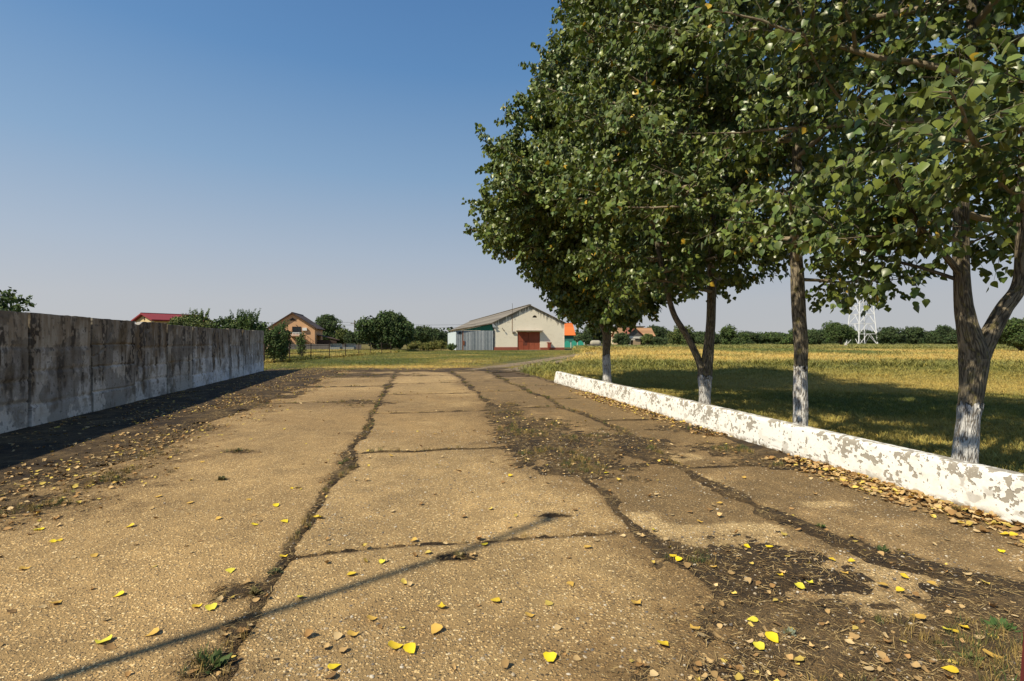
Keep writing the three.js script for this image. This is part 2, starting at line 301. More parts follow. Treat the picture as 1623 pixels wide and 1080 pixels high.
{ // the earth track that leaves the road past the barn: two worn ruts
  const pts = [[770, 588.5], [850, 577], [900, 568.5], [945, 561], [985, 556], [1030, 553]].map(([u, v]) => onGround(u, v)).map(([x, d]) => new THREE.Vector3(x, d, 0)), cv = new THREE.CatmullRomCurve3(pts);
  const g = [-1, 1].map(side => sheet(10, 90, (a, b) => {
    const p = cv.getPoint(b), q = cv.getTangent(b), w = (.5 + .15 * noise(b * 40, side, 71)) * (side < 0 ? 1.25 : .9), o = side * .95 + (a - .5) * 2 * w + (noise(b * 60, a * 3 + side, 72) - .5) * .3, l = Math.hypot(q.x, q.y);
    const x = p.x + q.y / l * o, d = p.y - q.x / l * o, n = fbm(x * 1.5, d * 1.5, 3, 73), e = Math.abs(a - .5) * 2;
    return { p: [x, .03 - .04 * e * e, -d], uv: [x, d], c: mix3([.36, .275, .16], [.56, .44, .29], n) };
  }));
  setting('dirt_track', mergeGeometries(g), soilMat, 'pale earth track with two ruts curving past the barn');
}

// ---------------------------------------------------------------- the tall wall of concrete panels on the left
{
  const wall = thing('concrete_wall', 'tall stained grey concrete panel wall along the left side of the road', 'wall', V(wallX(9.34), 0, 9.34));
  wall.rotation.y = Math.acos(-.2315);
  const W = 1.984;
  const crackA = [[.0, .62], [.14, .66], [.28, .72], [.34, .8], [.40, .88], [.42, 1]], crackB = [[.12, .44], [.25, .5], [.42, .53], [.55, .55]];
  const near = (path, u, v) => { let m = 9; for (let i = 0; i < path.length - 1; i++) { const [ax, ay] = path[i], [bx, by] = path[i + 1], t = Math.min(1, Math.max(0, ((u - ax) * (bx - ax) + (v - ay) * (by - ay)) / ((bx - ax) ** 2 + (by - ay) ** 2))); m = Math.min(m, Math.hypot(u - ax - t * (bx - ax), v - ay - t * (by - ay))); } return m; };
  for (let n = -4; n < 9; n++) part('joint_filler', box(.07, 1.9, .05, n * W, .95, -.11), mat([.10, .085, .065]), wall);
  for (let n = -5; n < 9; n++) {
    const r = RNG(300 + n), H = (n < 3 ? 2.1 : n < 6 ? 2.06 : 2.09) + (r() - .5) * .03, lines = [.20 + r() * .05, .42 + r() * .08, .66 + r() * .06].map(q => q * H);
    const R = n >= 0 && n < 4 ? 512 : 256, sd = 400 + n * 13, white = [.5, .62, .45, .72, .6, .66, .5, .7, .3, .95, .9, .8, .9, .95, .95][n + 5], brown = [.9, .8, .9, .8, .7, .75, .7, 1.05, .85, .9, 1.05, .85, 1, .55, .4][n + 5];
    const map = tex(R, R, (u, v, i, j) => {
      const g = fbm(u * 7, v * 7, 5, sd), f = fbm(u * 30, v * 30, 3, sd + 1), st = fbm(u * 12, v * 2.4 + 3, 5, sd + 2), st2 = fbm(u * 30, v * 5, 3, sd + 3), grain = .86 + .28 * hash(i, j, sd);
      const bi = lines.findIndex(l => v * (H + .2) - .2 < l + (noise(u * 6, l * 9, sd) - .5) * .02), bt = .78 + .5 * hash(bi + 5, n + 9, 431); let c = mix3([.30, .27, .215], [.52, .47, .38], g).map(q => q * bt);
      const low = smooth(.72, .18, v + (g - .5) * .9 + (st - .5) * .5);
      c = mix3(c, [.84, .815, .76], white * low * smooth(.36, .56, f * .5 + g * .5 + .1));
      const up = smooth(.30, .85, v + (st - .5) * 1.5);
      c = mix3(c, [.19, .13, .065], brown * .9 * up * smooth(.25, .6, .5 * g + .5 * st2));
      c = mix3(c, [.04, .03, .02], .9 * smooth(.56, .68, st + .12 * (v - .4)) * smooth(.15, .5, v) * smooth(.35, .55, f));
      c = mix3(c, [.16, .115, .055], .6 * smooth(.62, .75, fbm(u * 4, v * 4, 4, sd + 7)));
      const patch = smooth(.56, .6, fbm(u * 3, v * 3, 3, sd + 9) + .25 * (f - .5)); c = mix3(c, [.10, .088, .07], .6 * patch * (1.1 - white * .4));
      if (f > .74) c = mix3(c, [.07, .06, .05], .5);
      if (white > .85 && n > -2 && f > .58 && v < .3) c = mix3(c, [.78, .78, .8], .6);
      return c.map(q => q * grain);
    });
    const bump = tex(256, 256, (u, v, i, j) => .6 * fbm(u * 26, v * 20, 4, sd + 5) + .25 * fbm(u * 6, v * 60, 2, sd + 6) + .15 * hash(i, j, sd), false);
    const m = new THREE.MeshStandardMaterial({ map, bumpMap: bump, bumpScale: .018, roughness: .95 });
    const nx = n === 1 ? 130 : n >= -1 && n < 5 ? 60 : 30, ny = nx, broken = n === 2;
    const out = (r() - .5) * .03, lean = (r() - .5) * .03;
    const g = sheet(nx + 4, ny + 4, (a, b, i, j) => {
      const u = Math.min(1, Math.max(0, (i - 2) / nx)), v = Math.min(1, Math.max(0, (j - 2) / ny)), skirt = i === 0 || i === nx + 4 || j === 0 || j === ny + 4, rim = i === 1 || i === nx + 3 || j === 1 || j === ny + 3;
      let top = H; if (broken) top -= .10 * smooth(.42, .0, u + .2 * (noise(u * 9, 3, sd) - .5)); top += .012 * (noise(u * 14, 1, sd) - .5);
      let x = .03 + (noise(v * 40, 1, sd) - .5) * .012 + u * (W - .06), y = mix(-.2, top, v), z = .007 * (fbm(u * 5, v * 5, 3, sd + 8) - .5);
      for (const l of lines) { const ll = l + (noise(u * 6, l * 9, sd) - .5) * .02, q = Math.abs(y - ll); z -= .03 * (1 - smooth(.006, .03, q)) * smooth(.15, .4, noise(u * 5, l * 5, sd + 4) + .2); z += .03 * (y < ll ? 1 : 0) * (noise(1, l * 7, sd) - .3); }
      if (n === 1) { z -= .035 * (1 - smooth(.002, .012, near(crackA, u + (noise(v * 30, 1, sd) - .5) * .02, v + (noise(u * 30, 2, sd) - .5) * .02))) + .02 * (1 - smooth(.002, .01, near(crackB, u, v + (noise(u * 30, 2, sd) - .5) * .02))); }
      if (n === 0) for (const [hx, hy] of [[.46, .70], [.70, .71], [.25, .58], [.83, .6]]) z -= .03 * (1 - smooth(.006, .016, Math.hypot((u - hx), v - hy)));
      if (n === -1) z -= .03 * (1 - smooth(.006, .016, Math.hypot((u - .52), v - .6)));
      if (broken) { const q = Math.hypot((u - .38) * 2.2, (v - .97) * 2) + .3 * (noise(u * 20, v * 20, sd) - .5); z -= .05 * (1 - smooth(.1, .28, q)); }
      z += out + lean * v; if (rim) { z -= .008; } if (skirt) z = -.14;
      return { p: [x, y, z], uv: [u, v] };
    });
    const p = part('wall_panel', mergeGeometries([g, box(W - .06, H - .15, .06, W / 2, (H - .15) / 2, -.10)]), m, wall); p.position.x = n * W;
  }
}

// ---------------------------------------------------------------- the low white painted wall on the right
{
  const peel = (u, v) => {
    const big = fbm(u * 9, v * 2.2, 4, 501, 0), mid = fbm(u * 40, v * 6, 4, 503), fine = fbm(u * 170, v * 20, 3, 505), hgt = v;
    return .12 + big * .62 + (mid - .5) * .8 + (fine - .5) * 1.0 + .16 * smooth(.25, .7, hgt) - .12 * smooth(.25, 0, hgt);
  };
  const wrapU = (u) => u;                                     // the ends of the strip never meet on one segment
  const map = tex(2048, 384, (u, v, i, j) => {
    const p = peel(wrapU(u), v), g = .9 + .2 * hash(i, j, 509), n = fbm(u * 60, v * 10, 4, 507);
    let c = mix3([.84, .82, .77], [.74, .71, .64], smooth(.5, .8, n));
    c = mix3(c, [.30, .265, .21], smooth(.62, .645, p) * .92); if (p > .605 && p < .62) c = [.5, .46, .4];
    const dirt = smooth(.10, .0, v - .05 * fbm(u * 50, 2, 3, 511)) * smooth(.35, .6, fbm(u * 120, v * 30, 3, 513)); c = mix3(c, [.17, .12, .06], dirt * .8);
    const sp = hash(i >> 1, j >> 1, 515); if (sp > .9965) c = [.12, .10, .08];
    c = mix3(c, [.30, .27, .22], .5 * smooth(.68, .74, fbm(u * 26 + 5, v * 5, 4, 517)));
    return c.map(q => q * g);
  });
  const bump = tex(2048, 384, (u, v, i, j) => .75 * (1 - smooth(.59, .63, peel(u, v))) + .25 * fbm(u * 200, v * 24, 3, 519), false);
  const m = new THREE.MeshStandardMaterial({ map, bumpMap: bump, bumpScale: .008, roughness: .85 });
  const wall = thing('low_wall', 'low white wall with peeling paint running along the right edge of the road', 'wall', V(kerbX(8), 0, 8));
  const joints = [-1.2, 3.1, 5.4, 7.1, 8.5, 11, 13.6, 16.3, 19.6];
  const prof = [[.0, -.12], [0, 0], [.004, .1], [.010, .2], [.018, .3], [.026, .385], [.034, .412], [.055, .424], [.12, .427], [.19, .424], [.21, .41], [.216, .36], [.23, .0], [.23, -.12]];
  joints.slice(0, -1).forEach((d0, q) => {
    const d1 = joints[q + 1], ns = Math.ceil((d1 - d0) / .06), end = q === joints.length - 2, r = RNG(520 + q), dy = (r() - .5) * .004, dx = (r() - .5) * .004;
    const fine = []; prof.forEach((p, i) => { if (i) { const a = prof[i - 1], l = Math.hypot(p[0] - a[0], p[1] - a[1]), k = Math.max(1, Math.round(l / .035)); for (let s = 1; s <= k; s++) fine.push([mix(a[0], p[0], s / k), mix(a[1], p[1], s / k)]); } else fine.push(p); });
    let acc = 0; const lens = fine.map((p, i) => i ? acc += Math.hypot(p[0] - fine[i - 1][0], p[1] - fine[i - 1][1]) : 0), np = fine.length - 1;
    const g = sheet(np, ns + 4, (a, b, i, j) => {
      const cap = j === 0 || j === ns + 4, f = Math.min(1, Math.max(0, (j - 2) / ns)), gap = q === 1 ? .002 : .0006; let d = mix(d0 + gap, d1 - gap, f), [ox, y] = fine[i];
      if (end && f > .9) d -= Math.max(0, y) * .9 * (f - .9) * 10 * .55;
      const e = Math.min(f, 1 - f) * (d1 - d0), chip = .004 * (1 - smooth(0, .03, e)) * noise(y * 30, q, 521);
      let x = kerbX(d) + mix(ox, .11, cap ? 1 : chip), yy = cap ? Math.min(.2, y) * .9 : y - chip * (y > .3 ? 1 : 0);
      const disp = .009 * (fbm(d * 3, y * 6 + ox * 6, 4, 523) - .5); x += dx + disp; yy += (y > .25 ? dy + .008 * (fbm(d * 2, 4, 3, 525) - .5) : 0);
      return { p: [x - kerbX(8), yy, -(d - 8)], uv: [d / 6 + q * .381, (lens[i] - .12) / .75] };
    });
    part('wall_segment', g, m, wall);
  });
}

// ---------------------------------------------------------------- poplars behind the white wall
const barkTex = tex(512, 512, (u, v, i, j) => { const r = 1 - ((1 - Math.abs(2 * fbm(u * 16 + 1.1 * fbm(u * 5, v * 4, 3, 603, 0), v * 3, 3, 601, 0) - 1)) * .75 + .25 * fbm(u * 60, v * 14, 2, 609)), g = .85 + .3 * hash(i, j, 605), l = fbm(u * 8, v * 8, 4, 607, 8); let c = mix3([.05, .04, .026], [.23, .19, .13], smooth(.1, .42, r)); c = mix3(c, [.20, .17, .05], .5 * smooth(.60, .74, l)); return c.map(q => q * g); });
const barkBump = tex(512, 512, (u, v) => 1 - ((1 - Math.abs(2 * fbm(u * 16 + 1.1 * fbm(u * 5, v * 4, 3, 603, 0), v * 3, 3, 601, 0) - 1)) * .75 + .25 * fbm(u * 60, v * 14, 2, 609)), false);
const barkMat = new THREE.MeshStandardMaterial({ map: barkTex, bumpMap: barkBump, bumpScale: .03, roughness: .95 });
const limbMat = new THREE.MeshStandardMaterial({ color: rgb(.27, .22, .145), bumpMap: barkBump, bumpScale: .01, roughness: .9 });
const washTex = tex(512, 512, (u, v, i, j) => { const r = 1 - ((1 - Math.abs(2 * fbm(u * 20 + 1.2 * fbm(u * 6, v * 5, 3, 613, 0), v * 3, 3, 611, 0) - 1)) * .7 + .3 * fbm(u * 70, v * 16, 2, 619)), w = fbm(u * 5, v * 5, 4, 617, 5), g = .85 + .3 * hash(i, j, 615); let c = mix3([.16, .135, .11], [.60, .58, .55], smooth(.14, .34, r + (w - .5) * .25)); return c.map(q => q * g); });
const washBump = tex(512, 512, (u, v) => 1 - ((1 - Math.abs(2 * fbm(u * 20 + 1.2 * fbm(u * 6, v * 5, 3, 613, 0), v * 3, 3, 611, 0) - 1)) * .7 + .3 * fbm(u * 70, v * 16, 2, 619)), false);
const washMat = new THREE.MeshStandardMaterial({ map: washTex, bumpMap: washBump, bumpScale: .03, roughness: .95 });
function leafGeo(w = .5, fold = .22, droop = .16) {           // a heart-shaped blade, folded along its midrib
  const out = [[0, 0], [.55, .04], [.98, .24], [.80, .47], [.40, .74]], ribs = [0, .12, .28, .5, .75], pos = [], idx = [];
  const P = (x, y) => pos.push(x * w, y, -fold * Math.abs(x) * w - droop * y * y);
  ribs.forEach(y => P(0, y)); P(0, 1);
  for (const s of [-1, 1]) { const b = pos.length / 3; out.slice(1).forEach(([x, y]) => P(s * x, y)); const t = s > 0 ? (a, c, e) => idx.push(a, c, e) : (a, c, e) => idx.push(a, e, c); t(0, b, 1); t(1, b, b + 1); t(1, b + 1, 2); t(2, b + 1, b + 2); t(2, b + 2, 3); t(3, b + 2, b + 3); t(3, b + 3, 4); t(4, b + 3, 5); }
  return geoOf(pos, idx);
}
const LEAF = leafGeo();
const leafMat = new THREE.MeshPhysicalMaterial({ color: 0xffffff, roughness: .62, transmission: .22, thickness: 0, side: THREE.DoubleSide, clearcoat: .7, clearcoatRoughness: .34, specularIntensity: .8 });
leafMat.roughness = .9;
function leafColour(r) { const q = r(); if (q < .012) return rgb(.55, .36, .02); const k = .65 + .7 * r(), y = r(); return rgb(k * mix(.06, .155, y), k * mix(.118, .185, y), k * .016); }
const leafTints = Array.from({ length: 8 }, (_, i) => { const m = leafMat.clone(); m.color.copy(leafColour(RNG(40 + i * 7))); return m; });
const UP3 = new THREE.Vector3(0, 1, 0);
function turnOf(tip, nrm) { const y = tip.clone().normalize(), x = new THREE.Vector3().crossVectors(y, nrm).normalize(), z = new THREE.Vector3().crossVectors(x, y); return new THREE.Matrix4().makeBasis(x, y, z); }
function profileAt(pr, y) { if (y <= pr[0][0]) return pr[0][1]; for (let i = 1; i < pr.length; i++) if (y < pr[i][0]) return mix(pr[i - 1][1], pr[i][1], (y - pr[i - 1][0]) / (pr[i][0] - pr[i - 1][0])); return 0; }
function poplar(o) {
  const tree = thing('poplar_tree', o.label, 'tree', V(o.x, 0, o.d), 'whitewashed poplars behind the low wall'), r = RNG(o.seed), rs = () => r() * 2 - 1;
  const P = (a) => new THREE.Vector3(a[0], a[1], a[2] || 0);
  const dense = (pts, rad, st) => { const cv = new THREE.CatmullRomCurve3(pts.map(P)), n = Math.ceil(cv.getLength() / st), q = [], w = []; for (let i = 0; i <= n; i++) { const t = i / n; q.push(cv.getPoint(t)); const f = t * (rad.length - 1), k = Math.min(rad.length - 2, Math.floor(f)); w.push(mix(rad[k], rad[k + 1], f - k)); } return [q, w]; };
  const rough = (amp, f) => (a, k, p) => 1 + amp * (fbm(a / 6.2832 * f, p.y * 2.2, 3, o.seed, f) - .5) + amp * .8 * (noise(Math.cos(a) * 1.5 + 5, p.y * 3 + Math.sin(a) * 1.5, o.seed + 3) - .5);
  const stemGeos = []; let trunk, leaves = [];
  const sub = [], lines = [];
  o.stems.forEach((s, si) => {
    const [q, w] = dense(s.p, s.r, si ? .12 : .07), g = limb(q, w, si ? 14 : 26, rough(si ? .16 : .2, 12));
    if (!si) trunk = part('trunk', g, barkMat, tree); else stemGeos.push(g);
    lines.push(q);
  });
  { // lime wash: a coat on the foot of the trunk with a ragged upper edge
    const [q, w] = dense(o.stems[0].p, o.stems[0].r, .07), qq = q.filter(p => p.y <= o.wash + .06), n = qq.length;
    const g = limb(qq, w.slice(0, n).map(v => v + .006), 26, rough(.2, 12)), a = g.attributes.position;
    for (let i = 0; i < a.count; i++) if (a.getY(i) > o.wash - .03) a.setY(i, o.wash + .07 * (noise(i * 1.7, 2, o.seed) - .5) * 2 - .02);
    const tip = a.count - 1; a.setXYZ(tip, qq[n - 1].x, o.wash - .1, qq[n - 1].z);
    g.computeVertexNormals(); part('whitewash', g, washMat, trunk);
  }
  const addLimb = (start, az, L, rise, r0, bend = 0) => {
    const n = Math.max(5, Math.round(L / .35)), pts = [], rad = []; let wx = 0, wy = 0;
    for (let i = 0; i <= n; i++) { const f = i / n; wx += rs() * .05; wy += rs() * .05; const hx = L * f, y = rise * (f + .25 * f * f - .25 * f) + bend * Math.sin(f * 3.1); pts.push(new THREE.Vector3(start.x + Math.cos(az) * hx + wx, start.y + y + wy * .6, start.z + Math.sin(az) * hx + wx * .6)); rad.push(Math.max(.006, r0 * (1 - .85 * f))); }
    sub.push(limb(pts, rad, 6)); return pts;
  };
  const twig = (p0, dir, L, nl) => {
    const n = 3, pts = [p0.clone()]; const d = dir.clone();
    for (let i = 0; i < n; i++) { d.y += .05 * rs() - .04; d.x += .12 * rs(); d.z += .12 * rs(); d.normalize(); pts.push(pts[i].clone().addScaledVector(d, L / n)); }
    sub.push(limb(pts, [.006, .0045, .003, .002], 3));
    for (let k = 0; k < nl; k++) {
      const f = .12 + .88 * (k + r()) / nl, g = Math.min(n - 1, Math.floor(f * n)), p = pts[g].clone().lerp(pts[g + 1], f * n - g);
      p.add(new THREE.Vector3(rs(), rs() - .25, rs()).multiplyScalar(.085));
      const tip = new THREE.Vector3(d.x * .45 + rs() * .7, d.y * .2 - .75 + rs() * .55, d.z * .45 + rs() * .7), nr = new THREE.Vector3(rs() + d.x * .7, .55 + rs() * .8, rs() + d.z * .7);
      leaves.push([p, turnOf(tip, nr.normalize()), (o.leaf || .105) * (.62 + .55 * r())]);
    }
  };
  const dressLimb = (pts, L) => {
    const nT = Math.round(L / .145);
    for (let k = 0; k < nT; k++) {
      const f = .16 + .84 * (k + r()) / nT, g = Math.min(pts.length - 2, Math.floor(f * (pts.length - 1))), p = pts[g].clone().lerp(pts[g + 1], f * (pts.length - 1) - g), T = pts[g + 1].clone().sub(pts[g]).normalize();
      const a = r() * 6.283, side = new THREE.Vector3(Math.cos(a), Math.sin(a) * .8 + .1, Math.sin(a + 1.5)).normalize(), dir = T.clone().multiplyScalar(.7).add(side).normalize();
      const len = (.95 - .45 * f) * (.55 + .6 * r());
      twig(p, dir, len, Math.round(len * (o.nl || 34)));
    }
  };
  let turn = r() * 6.283;
  lines.forEach((q, si) => {
    const s = o.stems[si], from = s.from ?? o.from, step = (o.step || .2) * (s.thin || 1); let acc = 0;
    for (let i = 1; i < q.length; i++) {
      acc += q[i].distanceTo(q[i - 1]); if (q[i].y < from) { acc = 0; continue; } if (acc < step * (o.open && q[i].y < 4.6 ? o.open : 1)) continue; acc = 0;
      turn += 2.4 + rs() * .4; const h = q[i].y, az = turn, off = q[i].x * Math.cos(az) + q[i].z * Math.sin(az), slope = mix(.08, .95, smooth(from, o.H, h)) + .12 * rs();
      let L = 2; for (let k = 0; k < 4; k++) L = Math.max(.35, profileAt(o.profile, h + slope * L) * (.8 + .28 * r()) - off);
      const pts = addLimb(q[i], az, L, slope * L, .012 + .012 * L); dressLimb(pts, L);
      for (let k = 0; k < (o.side ?? 2); k++) { const f = .3 + .5 * (k + r()) / (o.side ?? 2), g = Math.floor(f * (pts.length - 1)), l = L * (1 - f) * .85 + .25; if (L > 1) dressLimb(addLimb(pts[g], az + (k % 2 ? 1 : -1) * (.45 + .6 * r()), l, (slope * .8 + .25 * rs()) * l, .008 + .01 * l), l); }
    }
  });
  for (const b of o.boughs || []) { const [q, w] = dense(b.p, b.r, .12); stemGeos.push(limb(q, w, 10)); dressLimb(q.filter((_, i) => i > q.length * .3), b.leafy || 1.2); }
  if (stemGeos.length) part('limbs', mergeGeometries(stemGeos), barkMat, tree);
  part('branches', mergeGeometries(sub), limbMat, tree);
  // nearest leaves one by one, the rest as one mass
  const seen = leaves.map(([p, R, s], i) => { const d = o.d - p.z, x = o.x + p.x, u = 811.5 + x / d * FOC, v = 541 - (p.y - EYE) / d * FOC; return [u > 0 && u < 1615 && v > 4 && v < 1080 && d > 1.5 ? s / Math.hypot(x, d, p.y - EYE) : 0, i]; }).sort((a, b) => b[0] - a[0]);
  const own = new Set(seen.slice(0, o.own || 0).map(q => q[1])), list = [], cols = [];
  leaves.forEach(([p, R, s], i) => {
    const m = R.clone().scale(new THREE.Vector3(s, s, s)).setPosition(p);
    if (own.has(i)) { const l = part('leaf', LEAF, leafTints[Math.floor(r() * 8)], tree); m.decompose(l.position, l.quaternion, l.scale); } else { list.push(m); cols.push(leafColour(r)); }
  });
  copies('foliage', LEAF, leafMat, list, tree, cols);
  return leaves.length;
}
const crownB = [[1.8, .9], [2.4, 1.7], [3.2, 2.7], [5, 3.3], [7, 3.5], [9, 2.9], [10.4, 1.9], [11.6, .4], [12, .1]];
let leafCount = 0;
leafCount += poplar({ label: 'poplar farthest along the low wall, its crown bulging left over the road', x: xAt(962, 16.8), d: 16.8, H: 12, wash: 1.14, from: 2.2, seed: 14, leaf: .13, step: .10, side: 4, nl: 50,
  profile: [[2.4, .8], [2.9, 1.5], [3.3, 2.1], [3.8, 2.9], [4.4, 3.6], [5.3, 4.4], [7.0, 4.6], [8.6, 4.1], [9.6, 3.2], [10.8, 2.1], [11.8, .8], [12.3, .2]],
  stems: [{ p: [[0, -.1], [0, .5], [-.02, 1.2], [-.02, 1.85], [-.22, 2.3], [-.35, 2.8], [-.45, 4], [-.4, 6], [-.3, 9], [-.2, 11.8]], r: [.156, .131, .123, .143, .09, .082, .07, .053, .033, .01] }, { p: [[-.02, 1.7], [.1, 2.2], [.25, 2.8], [.5, 3.8], [.8, 6], [.9, 8], [.8, 10.4]], r: [.107, .098, .082, .066, .049, .033, .008], from: 2.3 }] });
leafCount += poplar({ label: 'poplar with a low fork, its left limb leaning out, second from the road end', x: xAt(1117, 11), d: 11, H: 12, wash: .83, from: 2.4, seed: 23, open: 1.25, leaf: .112, nl: 42, step: .19, profile: crownB,
  stems: [{ p: [[0, -.1], [0, .4], [0, .9], [.07, 1.3], [.12, 1.8], [.15, 2.6], [.16, 4], [.2, 7], [.2, 11.7]], r: [.123, .108, .147, .116, .096, .093, .077, .046, .009] }, { p: [[-.02, .8], [-.12, 1.14], [-.37, 1.68], [-.66, 2.16], [-.85, 2.9], [-1.15, 4.4], [-1.3, 6.5], [-1.2, 8.8]], r: [.1, .077, .066, .061, .054, .043, .027, .007], from: 2.6 }] });
leafCount += poplar({ label: 'straight single-stemmed poplar, third from the road end, between the forked ones', x: xAt(1269, 8.3), d: 8.3, H: 12, wash: 1.17, from: 2.3, seed: 37, open: 1.5, leaf: .105, nl: 40, step: .2, own: 300, profile: crownB,
  stems: [{ p: [[0, -.1], [0, .5], [0, 1.1], [.01, 1.45], [-.04, 2.2], [-.07, 3.2], [-.05, 5], [0, 8], [.05, 11.7]], r: [.112, .101, .097, .112, .101, .09, .072, .043, .008] }] });
leafCount += poplar({ label: 'nearest poplar, thick trunk forking into two stems at the right edge', x: xAt(1528, 5.8), d: 5.8, H: 12, wash: .88, from: 2.4, seed: 53, open: 1.6, leaf: .098, nl: 38, step: .2, own: 300, profile: crownB,
  stems: [{ p: [[0, -.1], [.01, .3], [.05, .7], [.10, 1.1], [.12, 1.4], [.03, 1.8], [-.02, 2.3], [-.03, 3.1], [.06, 4.2], [.1, 7], [.1, 11.7]], r: [.126, .109, .102, .117, .134, .094, .077, .071, .057, .034, .007] },
    { p: [[.14, 1.25], [.26, 1.6], [.45, 1.95], [.62, 2.2], [.67, 2.8], [.69, 3.8], [.9, 6], [1.0, 9.5]], r: [.085, .089, .08, .071, .06, .052, .034, .007], from: 2.8 }],
  boughs: [{ p: [[-.02, 2.33, 0], [-.3, 2.55, .1], [-.75, 2.85, .3], [-1.3, 3.4, .6]], r: [.04, .033, .028, .017], leafy: 2.4 }, { p: [[-.02, 2.28, -.02], [-.4, 2.42, -.05], [-.95, 2.6, -.1], [-1.7, 3.05, 0]], r: [.023, .019, .016, .008], leafy: 2.6 }] });
console.log('poplar leaves', leafCount);

// ---------------------------------------------------------------- grass of the field, tuft by tuft
function tuftGeo(seed, n, w, lean) {
  const r = RNG(seed), pos = [], idx = [];
  for (let k = 0; k < n; k++) {
    const a = r() * 6.283, R = .5 * Math.sqrt(r()), x = Math.cos(a) * R, z = Math.sin(a) * R, h = .45 + .55 * r(), la = r() * 6.283, l = lean * (.3 + r()) * h, ww = w * (.6 + .7 * r()), px = -Math.sin(la + .4 * r()) * ww, pz = Math.cos(la) * ww, lx = Math.cos(la) * l, lz = Math.sin(la) * l, b = pos.length / 3;
    pos.push(x - px, 0, z - pz, x + px, 0, z + pz, x - px * .7 + lx * .35, h * .6, z - pz * .7 + lz * .35, x + px * .7 + lx * .35, h * .6, z + pz * .7 + lz * .35, x + lx, h, z + lz);
    idx.push(b, b + 1, b + 3, b, b + 3, b + 2, b + 2, b + 3, b + 4);
  }
  return geoOf(pos, idx);
}
const grassMat = new THREE.MeshPhysicalMaterial({ color: 0xffffff, roughness: .95, transmission: .25, thickness: 0, side: THREE.DoubleSide });
const TUFT = [tuftGeo(1, 12, .035, .5), tuftGeo(2, 12, .03, .9), tuftGeo(3, 14, .05, .6)];
{
  const r = RNG(777), lists = [[], [], []], cols = [[], [], []];
  const sow = (n, dA, dB, xA, xB, ok, hs = 1, spread = 1) => {
    for (let i = 0; i < n; i++) {
      const d = dA + (dB - dA) * r(), a = xA(d), b = xB(d), x = a + (b - a) * r(); if (b <= a || !ok(x, d)) continue;
      const f = field(x, d); if (r() > f.cover) continue;
      const k = f.dry > .7 ? 1 : r() < .6 ? 0 : 2, h = f.h * hs * (.55 + .8 * r()), q = .9 + .5 * r(), w = h * spread * (.9 + .5 * r()), y = (r() - .5) * .22;
      lists[k].push(M4(V(x, -.02, d), YAW(r() * 6.28), new THREE.Vector3(w, h, w))); cols[k].push(rgb(f.c[0] * q * (1 + y), f.c[1] * q, f.c[2] * q * (1 - y)));
    }
  };
  const back = (d) => kerbX(d) + .3, all = () => true, edge = (d) => 1.06 * d + 1.5, ledge = (d) => -1.06 * d - 1, track = (x, d) => Math.abs(x - trackX(d)) > 2.1 + .02 * d || r() < .04;
  const TR = [[770, 588.5], [850, 577], [900, 568.5], [945, 561], [985, 556], [1030, 553]].map(([u, v]) => onGround(u, v));
  function trackX(d) { for (let i = 1; i < TR.length; i++) if (d < TR[i][1]) return d < TR[0][1] ? 99 : mix(TR[i - 1][0], TR[i][0], (d - TR[i - 1][1]) / (TR[i][1] - TR[i - 1][1])); return 99; }
  sow(20000, 3.5, 13, back, edge, all, 1, 1.1);
  sow(34000, 13, 27, back, edge, all, 1, 1.2);
  sow(70000, 27, 80, (d) => -1 + .1 * d, edge, track, 1.1, 1.5);
  sow(36000, 80, 165, (d) => .12 * d, edge, all, 1.5, 2.2);
  sow(46000, 27.4, 80, ledge, (d) => -1 + .1 * d, track, 1.1, 1.6);
  sow(6000, 12, 28, (d) => ledge(d), (d) => wallX(d) - .4, all, 2, 1.2);
  const names = ['meadow_grass', 'dry_grass', 'coarse_grass'], labels = ['short green grass of the field and verge', 'dry straw yellow grass standing across the field', 'broad-bladed olive grass among the short grass'];
  for (let k = 0; k < 3; k++) tag(copies(names[k], TUFT[k], grassMat, lists[k], scene, cols[k]), labels[k], 'grass');
}

// ---------------------------------------------------------------- litter, weeds and fallen leaves on the road
const strawMat = new THREE.MeshStandardMaterial({ color: 0xffffff, roughness: 1, side: THREE.DoubleSide });
function curledLeaf(seed, curl) { // a dry poplar leaf lying flat, edges lifting
  const g = leafGeo(.46, -.25, 0), a = g.attributes.position, r = RNG(seed), k1 = curl * (.6 + r()), k2 = curl * (r() - .3);
  for (let i = 0; i < a.count; i++) { const x = a.getX(i), y = a.getY(i) - .5; a.setXYZ(i, x, y, .9 * k1 * x * x + k1 * y * y * .7 + k2 * y + .12 * (noise(x * 5 + seed, y * 5, 9) - .5)); }
  let lo = 9; for (let i = 0; i < a.count; i++) lo = Math.min(lo, a.getZ(i)); g.translate(0, 0, -lo + .03); g.rotateX(-Math.PI / 2); g.computeVertexNormals(); return g;
}
const DEAD = [curledLeaf(1, .35), curledLeaf(2, .9), curledLeaf(3, .6), curledLeaf(4, 1.4)];
function surfaceY(x, d) { return Math.max(.002, soil(x, d) > 0 ? .014 : .002); }
